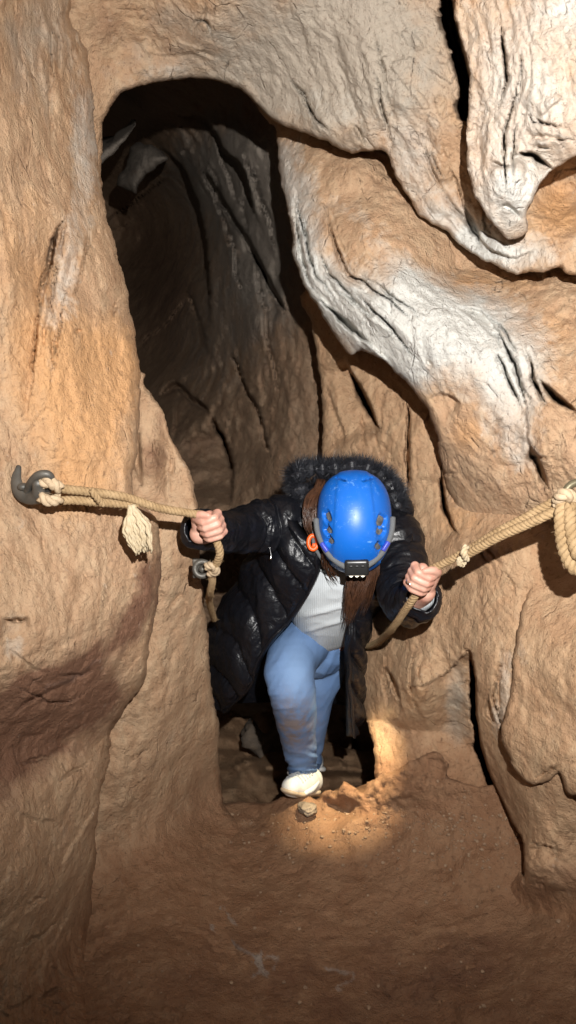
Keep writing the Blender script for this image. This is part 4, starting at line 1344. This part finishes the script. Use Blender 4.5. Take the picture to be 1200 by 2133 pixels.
# hair
hv = MB()
def lock(pts, wid, n, r=.0028, jit=.5, seed=0):
    rs = random.Random(seed)
    for k in range(n):
        o = rs.uniform(-1, 1); od = rs.uniform(-1, 1); ph_ = rs.random() * 6
        tl = rs.choice((-60, -40, -24, -10, 0, 8)) + rs.uniform(-12, 14)
        P = []
        for i, (u, v, d) in enumerate(pts):
            t = i / (len(pts) - 1)
            w = wid[i]
            P.append((u + o * w + math.sin(ph_ + t * 5) * w * .22, v + rs.uniform(-1, 1) * 2 + t * t * tl, d + od * .018))
        Q = catmull([list(PX(*p)) for p in P], 5)
        m = len(Q)
        hv.tube([Vector(x) for x in Q], [r * (.95 - .85 * (i / (m - 1)) ** 2) for i in range(m)], 5, 'flat')


lock([(748, 1165, 2.30), (747, 1200, 2.31), (738, 1240, 2.32), (722, 1288, 2.36)], [23, 23, 16, 7], 230, .0019, seed=1)
lock([(775, 1165, 2.31), (774, 1205, 2.32), (766, 1240, 2.35), (752, 1268, 2.42)], [14, 13, 9, 4], 90, .0019, seed=2)
lock([(690, 1150, 2.27), (686, 1165, 2.29), (684, 1185, 2.32), (700, 1200, 2.34)], [16, 14, 10, 8], 60, .002, seed=3)
lock([(672, 1012, 2.36), (650, 1035, 2.33), (640, 1070, 2.31), (645, 1100, 2.31), (662, 1112, 2.33)], [10, 10, 8, 7, 6], 130, .0019, seed=4)
lock([(668, 1000, 2.37), (655, 1050, 2.33), (658, 1100, 2.32), (670, 1140, 2.32)], [8, 8, 8, 6], 80, .0019, seed=5)
cap = MB()
cap.ball(hp(0, -.012, .028), .080, .096, .090, HM)
n0 = len(hv.v); hv.v += cap.v; hv.f += [tuple(i + n0 for i in f) for f in cap.f]; hv.mi += cap.mi
hv.build('hair', M_HAIR, person)

# ------------------------------------------------------------------ helmet
helm_c = hp(0, 0, .035)
RX, RYF, RYB, RZ = .1085, .145, .142, .132
nth, nph = 150, 220
verts = []
ventmask = []
# vents: (x, y) in the crown view, half sizes, slant
vents = [(.074, .012, .0125, .018, .35), (.071, -.014 + .055, .012, .014, .6), (.066, .083, .013, .012, .9),
         (-.074, -.002, .010, .017, -.35), (-.073, .036, .010, .013, -.6), (-.068, .066, .011, .012, -.8),
         (.038, -.103, .016, .0045, -.55), (-.034, -.105, .016, .0045, .55)]
vents = [(a, b, c * 1.2, d * 1.15, e) for a, b, c, d, e in vents]
for i in range(nth + 1):
    th = i / nth * math.radians(103)
    for j in range(nph):
        ph_ = 2 * math.pi * j / nph
        sx, sy = math.cos(ph_), math.sin(ph_)
        ry = RYF if sy > 0 else RYB
        s, c = math.sin(th), math.cos(th)
        x = RX * s * sx; y = ry * s * sy; z = RZ * c
        # squarer plan, slight side flattening
        k = 1 + .035 * math.cos(4 * ph_ + math.pi) * s * s
        x *= k; y *= k
        # raised centre panel bounded by creases
        e = abs(x) - (.052 + .012 * (y / .14))
        rid = -.0035 / (1 + math.exp(-e / .0022)) if y < .118 else 0
        # brim flare at the front rim
        fl = max(0, sy) ** 3 * max(0, math.degrees(th) - 82) / 20
        y += .012 * fl; z -= 0.0
        nrm = Vector((x / RX ** 2, y / ry ** 2, z / RZ ** 2)).normalized()
        dent = 0; inside_v = False
        for (vx, vy, hx, hy, sl) in vents:
            dx = x - vx; dy = y - vy
            hx = hx * 1.0
            rx_ = dx * math.cos(sl) + dy * math.sin(sl); ry_ = -dx * math.sin(sl) + dy * math.cos(sl)
            q_ = (abs(rx_) / hx) ** 3 + (abs(ry_) / hy) ** 3
            if q_ < 1:
                dent = -.010 * min(1, (1 - q_) * 4)
                inside_v = q_ < .72
                break
        verts.append(helm_c + HM @ (Vector((x, y, z)) + nrm * (rid + dent)))
        ventmask.append(inside_v)
faces, mi = [], []
for i in range(nth):
    for j in range(nph):
        j2 = (j + 1) % nph
        f = (i * nph + j, (i + 1) * nph + j, (i + 1) * nph + j2, i * nph + j2)
        faces.append(f); mi.append(1 if sum(ventmask[q] for q in f) >= 3 else 0)
helmet = mesh_obj('helmet', verts, faces, M_BLUE, person, True, [M_BLUE, M_VENT], mi)
md = helmet.modifiers.new('t', 'SOLIDIFY'); md.thickness = .004; md.offset = -1
rim_pts = [verts[nth * nph + j] for j in range(0, nph, 2)]
rm = MB(); rm.tube(rim_pts, .0032, 8, None, closed=True); rm.build('rim', M_TRIM, helmet)


def on_helmet(x, y, lift=.003):
    """the point of the shell over plan position x, y"""
    ry = RYF if y > 0 else RYB
    q_ = 1 - (x / (RX * 1.02)) ** 2 - (y / (ry * 1.05)) ** 2
    z = RZ * math.sqrt(max(q_, .0)) if q_ > 0 else -.01
    nrm = Vector((x / RX ** 2, y / ry ** 2, z / RZ ** 2)).normalized()
    return helm_c + HM @ (Vector((x, y, z)) + nrm * lift)


# elastic band of the head torch: runs low along both sides to the lamp at the front
for s in (-1, 1):
    st = MB()
    xs = catmull([(s * .001, .138, 0), (s * .035, .128, 0), (s * .066, .104, 0), (s * .086, .074, 0), (s * .100, .036, 0), (s * .104, .0, 0)], 8)
    pts = [on_helmet(p[0], p[1], .002) for p in xs]
    st.tube(pts, .0085, 10, 'flat', flat=((CROWN * .5 + FACE * .8).normalized(), 1.0))
    st.build('strap', M_STRAP, helmet)
    cl = MB()
    p = on_helmet(s * .080, .078, .005)
    cl.box(p, (.012, .030, .010), HM @ Matrix.Rotation(s * .6, 3, 'Z') @ Matrix.Rotation(s * .7, 3, 'Y'), .003)
    cl.build('clip', M_CLIP, helmet)
LP = helm_c + HM @ Vector((.004, .134, .062))
LM = HM @ Matrix.Rotation(-.35, 3, 'X')
lamp = MB()
lamp.box(LP, (.066, .046, .040), LM, .009, 0, 3)
for dx in (-.016, 0, .016):
    lamp.box(LP + LM @ Vector((dx, -.006, .020)), (.010, .006, .004), LM, .0015)
lmp = lamp.build('headlamp', M_LAMP, helmet, None)
gl = MB()
gl.box(LP + LM @ Vector((0, .0145, .0085)), (.052, .016, .022), LM, .005)
gl.build('reflector', M_REFL, helmet)
led = MB()
for dx in (-.016, 0, .016):
    led.ball(LP + LM @ Vector((dx, .0235, .006)), .0055)
led.build('bulb', M_LED, helmet)
bk = MB()
bc = V(652, 1130, 2.285)
bk.tube([bc + Vector((math.cos(t) * .013, math.sin(t) * .006, math.sin(t) * .019)) for t in np.linspace(0, 2 * math.pi, 24)[:-1]], .0062, 10, None, closed=True)
bk.box(bc + Vector((.008, .004, -.010)), (.02, .012, .018), HM, .003)
bk.build('buckle', M_ORANGE, helmet)
ch = MB()
ch.tube([V(*p) for p in catmull([(668, 1075, 2.30), (655, 1105, 2.29), (656, 1140, 2.30), (690, 1190, 2.33)], 6)], .006, 8)
ch.build('chin_strap', M_STRAP, helmet)

# ------------------------------------------------------------------ ropes


def laid_rope(m, pts, R, turns_per_m=26, strands=3, n=None, phase=0.0):
    """strands twisted round a path"""
    P = catmull([list(p) for p in pts], 24)
    L = np.concatenate([[0], np.cumsum(np.linalg.norm(np.diff(P, axis=0), axis=1))])
    n = n or max(int(L[-1] / .0030), 12)
    s = np.linspace(0, L[-1], n)
    Q = np.stack([np.interp(s, L, P[:, k]) for k in range(3)], 1)
    Pt, T, N = frames([Vector(q) for q in Q])
    for k in range(strands):
        path = []
        for i in range(n):
            a = 2 * math.pi * (s[i] * turns_per_m + k / strands) + phase
            b = T[i].cross(N[i])
            path.append(Pt[i] + (N[i] * math.cos(a) + b * math.sin(a)) * R * .50)
        m.tube(path, [R * .56 * (1 + .03 * math.sin(i * 1.7 + k)) for i in range(n)], 8, 'flat')
    # loose fibres
    rs = random.Random(int(R * 1e5) + n)
    for i in range(n // 2):
        j = rs.randrange(n)
        d = Vector((rs.gauss(0, 1), rs.gauss(0, 1), rs.gauss(0, 1))).normalized()
        p = Pt[j] + d * R * .9
        e = p + d * rs.uniform(.003, .010) + T[j] * rs.gauss(0, .006)
        m.tube([p, (p + e) / 2 + d * .001, e], [.0004, .0003, .0002], 3, 'flat')


def fray(m, origin, direction, length, spread, n, seed, r=.0024, wave=.002):
    rs = random.Random(seed)
    direction = direction.normalized()
    sx = direction.cross(Vector((0, 1, .1))).normalized(); sy = direction.cross(sx)
    for k in range(n):
        a, b = rs.uniform(-1, 1), rs.uniform(-1, 1) * .6
        L = length * rs.uniform(.86, 1.05)
        ph_ = rs.random() * 6
        P = []
        for i in range(15):
            t = i / 14
            tt = min(t / .6, 1); w = spread * (.14 + .86 * tt * tt * (3 - 2 * tt)) * (1 - .42 * t * t)
            P.append(origin + direction * L * t + sx * (a * w + wave * math.sin(t * 26 + ph_)) + sy * (b * w + wave * math.cos(t * 26 + ph_)))
        m.tube(P, [r * (1 - .35 * (i / 14) ** 4) for i in range(15)], 6, 'flat')


# left rope: doubled at the ring, single to the hand, down to the lower ring
rl = empty('rope', V(110, 1020, 1.74))
tag(rl, "hemp rope tied to the iron hook on the left wall with a frayed tail", 'rope')
m = MB()
laid_rope(m, [V(80, 1012, 1.735), V(104, 1008, 1.73), V(130, 1018, 1.745), (V(200, 1026, 1.79)), V(262, 1036, 1.83), V(330, 1058, 1.885), V(400, 1070, 1.94), V(424, 1074, 1.958),
              V(437, 1097, 1.975), V(449, 1122, 1.985), V(458, 1150, 2.0), V(452, 1172, 2.03), V(440, 1186, 2.06)], .0102, 34)
m.build('main_rope', M_ROPE, rl)
m = MB()
laid_rope(m, [V(80, 1030, 1.74), V(104, 1044, 1.74), V(150, 1042, 1.765), V(200, 1046, 1.795), V(255, 1050, 1.835), V(285, 1053, 1.855)], .0100, 34)
laid_rope(m, [V(192, 1020, 1.765), V(200, 1034, 1.765), V(214, 1052, 1.79)], .008, 30)
m.build('spliced_end', M_ROPE, rl)
m = MB()
laid_rope(m, [V(84, 1008, 1.715), V(102, 1004, 1.705), V(126, 1018, 1.72)], .0130, 22)
laid_rope(m, [V(84, 1034, 1.715), V(104, 1044, 1.715), V(126, 1038, 1.73)], .0125, 22)
m.build('eye_wrapping', M_ROPE_PALE, rl)
m = MB()
fray(m, V(274, 1052, 1.835), V(300, 1160, 1.86) - V(274, 1052, 1.835), .112, .036, 62, 5, .0038, .0018)
m.build('frayed_tail', M_FRAY, rl)
m = MB()
laid_rope(m, [V(440, 1186, 2.06), V(442, 1210, 2.10), V(438, 1234, 2.18), V(436, 1252, 2.34), V(446, 1290, 2.6)], .0100, 34)
m.build('lower_end', M_ROPE, rl)
m = MB()
laid_rope(m, [V(430, 1180, 2.05), V(444, 1178, 2.035), V(450, 1190, 2.05), V(436, 1194, 2.07)], .011, 24)
m.build('knot', M_ROPE_PALE, rl)

# right rope
rr_ = empty('rope', V(1165, 1045, 1.72))
tag(rr_, "thick doubled rope on the right, slanting from its iron ring down to the climber's hand", 'rope')
m = MB()
laid_rope(m, [V(1172, 1034, 1.70), V(1140, 1052, 1.72), V(1090, 1080, 1.76), V(1040, 1106, 1.80), V(985, 1140, 1.86), V(935, 1168, 1.915), V(905, 1182, 1.945), V(893, 1190, 1.955), V(881, 1209, 1.965),
              V(868, 1236, 1.975), V(846, 1268, 2.03), V(818, 1308, 2.18), V(790, 1336, 2.47), V(762, 1346, 2.67), V(735, 1338, 2.86), V(705, 1315, 3.0)], .0100, 34)
m.build('main_rope', M_ROPE, rr_)
m = MB()
laid_rope(m, [V(1168, 1058, 1.70), V(1135, 1075, 1.715), V(1085, 1098, 1.755), V(1035, 1120, 1.795), V(985, 1148, 1.85), V(960, 1160, 1.88)], .0108, 34, phase=1)
m.build('spliced_end', M_ROPE, rr_)
m = MB()
fray(m, V(966, 1156, 1.86), V(958, 1182, 1.87) - V(966, 1156, 1.86), .028, .012, 34, 8, .0020, .001)
laid_rope(m, [V(972, 1138, 1.85), V(966, 1152, 1.84), V(972, 1166, 1.86)], .008, 24)
m.build('frayed_tail', M_FRAY, rr_)
lp_ = empty('rope', V(1180, 1180, 1.68))
tag(lp_, "coiled hemp loop hanging straight down from the right iron ring at the picture's edge", 'rope')
m = MB()
laid_rope(m, [V(1176, 1036, 1.685), V(1168, 1075, 1.675), V(1170, 1120, 1.675), V(1180, 1160, 1.68), V(1205, 1190, 1.68), V(1235, 1160, 1.675), V(1240, 1100, 1.675), V(1215, 1050, 1.68)], .0135, 24)
m.build('outer_loop', M_ROPE, lp_)
m = MB()
laid_rope(m, [V(1188, 1050, 1.665), V(1188, 1090, 1.66), V(1194, 1130, 1.66), V(1208, 1160, 1.66), V(1226, 1120, 1.66), V(1216, 1060, 1.665)], .0128, 24)
m.build('inner_loop', M_ROPE, lp_)
m = MB()
laid_rope(m, [V(1160, 1048, 1.70), V(1172, 1030, 1.665), V(1190, 1036, 1.67), V(1192, 1056, 1.69)], .0135, 20)
m.build('eye_wrapping', M_ROPE_PALE, lp_)


# iron anchors
def arc(c, ax, ay, r, a0, a1, n=24):
    return [c + ax * (math.cos(t) * r) + ay * (math.sin(t) * r) for t in np.linspace(a0, a1, n)]


XR = Vector(RIGHT); YU = Vector(UP); ZF = Vector(FWD)
hk = empty('iron_hook', V(60, 1015, 1.76))
tag(hk, "heavy grey iron hook bolted to the left wall at the rope's far end", 'hook')
m = MB()
pts = catmull([list(PX(*p)) for p in [(38, 975, 1.765), (34, 1000, 1.755), (42, 1025, 1.745), (64, 1036, 1.735), (80, 1028, 1.72), (78, 1010, 1.705)]], 8)
m.tube([Vector(p) for p in pts], list(np.interp(np.linspace(0, 1, len(pts)), [0, .15, .45, .8, 1], [.007, .011, .0165, .016, .011])), 14, 'round', flat=(ZF, .6))
m.build('plate', M_IRON, hk)
m = MB()
pts = catmull([list(PX(*p)) for p in [(58, 1022, 1.735), (66, 1004, 1.715), (80, 990, 1.70), (98, 988, 1.70), (106, 998, 1.71), (102, 1014, 1.73), (92, 1030, 1.75), (78, 1042, 1.76)]], 8)
m.tube([Vector(p) for p in pts], .0092, 14, 'round')
m.build('ring', M_IRON, hk)
m = MB(); m.ball(V(48, 1014, 1.735), .012, .012, .009, None, 14)
m.tube([V(54, 1020, 1.74), V(56, 1020, 1.90)], .008, 12)
m.build('bolt', M_IRON, hk)

lo = empty('iron_ring', V(420, 1185, 2.12))
tag(lo, "small grey iron ring bolted to the slab edge under the climber's raised hand", 'ring anchor')
m = MB()
c = V(421, 1185, 2.10)
m.tube(arc(c, XR, YU, .019, 0, 2 * math.pi)[:-1], .0075, 12, None, closed=True)
m.build('ring', M_IRON, lo)
m = MB()
m.ball(c + XR * .002, .011, .014, .011, None, 14)
m.tube([c, c + ZF * .22 - XR * .04], .009, 12)
m.box(c - XR * .012 + ZF * .018, (.030, .012, .052), None, .004)
m.build('bolt', M_IRON, lo)

ri = empty('iron_ring', V(1195, 1030, 1.74))
tag(ri, "grey iron shackle on the right wall at the picture's edge holding the doubled rope", 'ring anchor')
m = MB()
c = V(1206, 1034, 1.70)
m.tube(arc(c, XR, YU, .030, 0, 2 * math.pi)[:-1], .0085, 12, None, closed=True)
m.build('ring', simple('worn_brass_iron', (.17, .145, .09), .4, metal=.6, bump=(50, .4, .003)), ri)
m = MB()
m.box(V(1212, 1040, 1.73), (.048, .022, .034), None, .004)
m.tube([V(1214, 1040, 1.74), V(1220, 1040, 1.95)], .010, 12)
m.build('bolt_plate', M_IRON, ri)

# warm beam of the climber's own head torch, pointing down at the sand
LAMP_OUT = LP + LM @ Vector((0, .060, .012))
# ------------------------------------------------------------------ light
world = bpy.data.worlds.new("World")
scene.world = world
world.use_nodes = True
bgn = world.node_tree.nodes['Background']
bgn.inputs[0].default_value = (1.0, .86, .72, 1)
bgn.inputs[1].default_value = 0.03


def spot(name, loc, target, energy, angle, blend, color, radius):
    l = bpy.data.lights.new(name, 'SPOT')
    l.energy = energy; l.spot_size = math.radians(angle); l.spot_blend = blend
    l.color = color; l.shadow_soft_size = radius
    o = bpy.data.objects.new(name, l)
    o.location = loc
    o.rotation_euler = (Vector(target) - Vector(loc)).to_track_quat('-Z', 'Y').to_euler()
    COL.objects.link(o)
    return o


# head torch of the person taking the picture, above and a little right of the camera
spot('head_torch', (0.16, 0.0, 1.6 + .30), V(830, 720, 2.1), 480, 100, 1.0, (1.0, .975, .94), .012)

scene.view_settings.view_transform = 'Standard'
scene.view_settings.look = 'None'
scene.view_settings.exposure = 0.0
scene.view_settings.gamma = 1.0
scene.render.engine = 'CYCLES'
scene.cycles.max_bounces = 4
scene.cycles.use_adaptive_sampling = True
scene.cycles.adaptive_threshold = 0.02
scene.cycles.use_denoising = True
spot('climber_torch', LAMP_OUT, V(728, 1648, 2.67), 125, 34, 1.0, (1.0, .84, .54), .012)

# crumbs of rock and clay lying on the floor
dg = bpy.context.evaluated_depsgraph_get()
cr = random.Random(21)
crumbs = MB()
for k in range(900):
    if k < 420:
        u, v = cr.uniform(480, 1080), 1690 + abs(cr.gauss(0, 60))
    elif k < 640:
        u, v = cr.gauss(960, 50), cr.gauss(1740, 60)
    else:
        u, v = cr.uniform(100, 1200), cr.uniform(1700, 2120)
    d_ = Vector(PX(u, v, 1.0)) - Vector(CAM)
    ok, hit, nrm, _, ob, _ = scene.ray_cast(dg, Vector(CAM), d_.normalized())
    if not ok or not ob.name.startswith('cave_floor'):
        continue
    rad = .0014 + .0055 * cr.random() ** 4
    bm = bmesh.new()
    bmesh.ops.create_icosphere(bm, subdivisions=1, radius=1)
    base = len(crumbs.v)
    for x in bm.verts:
        crumbs.v.append(hit + nrm * rad * .35 + Vector((x.co.x * rad * cr.uniform(.7, 1.3), x.co.y * rad * cr.uniform(.7, 1.3), x.co.z * rad * cr.uniform(.5, .9))))
    for f_ in bm.faces:
        crumbs.f.append(tuple(base + x.index for x in f_.verts)); crumbs.mi.append(0)
    bm.free()
grit_ob = crumbs.build('gravel', simple('crumbs', (.17, .10, .06), .9, var=(30, (.27, .18, .11))), None, None, False)
tag(grit_ob, "brown crumbs of rock and clay scattered over the cave floor", None, None, 'stuff')
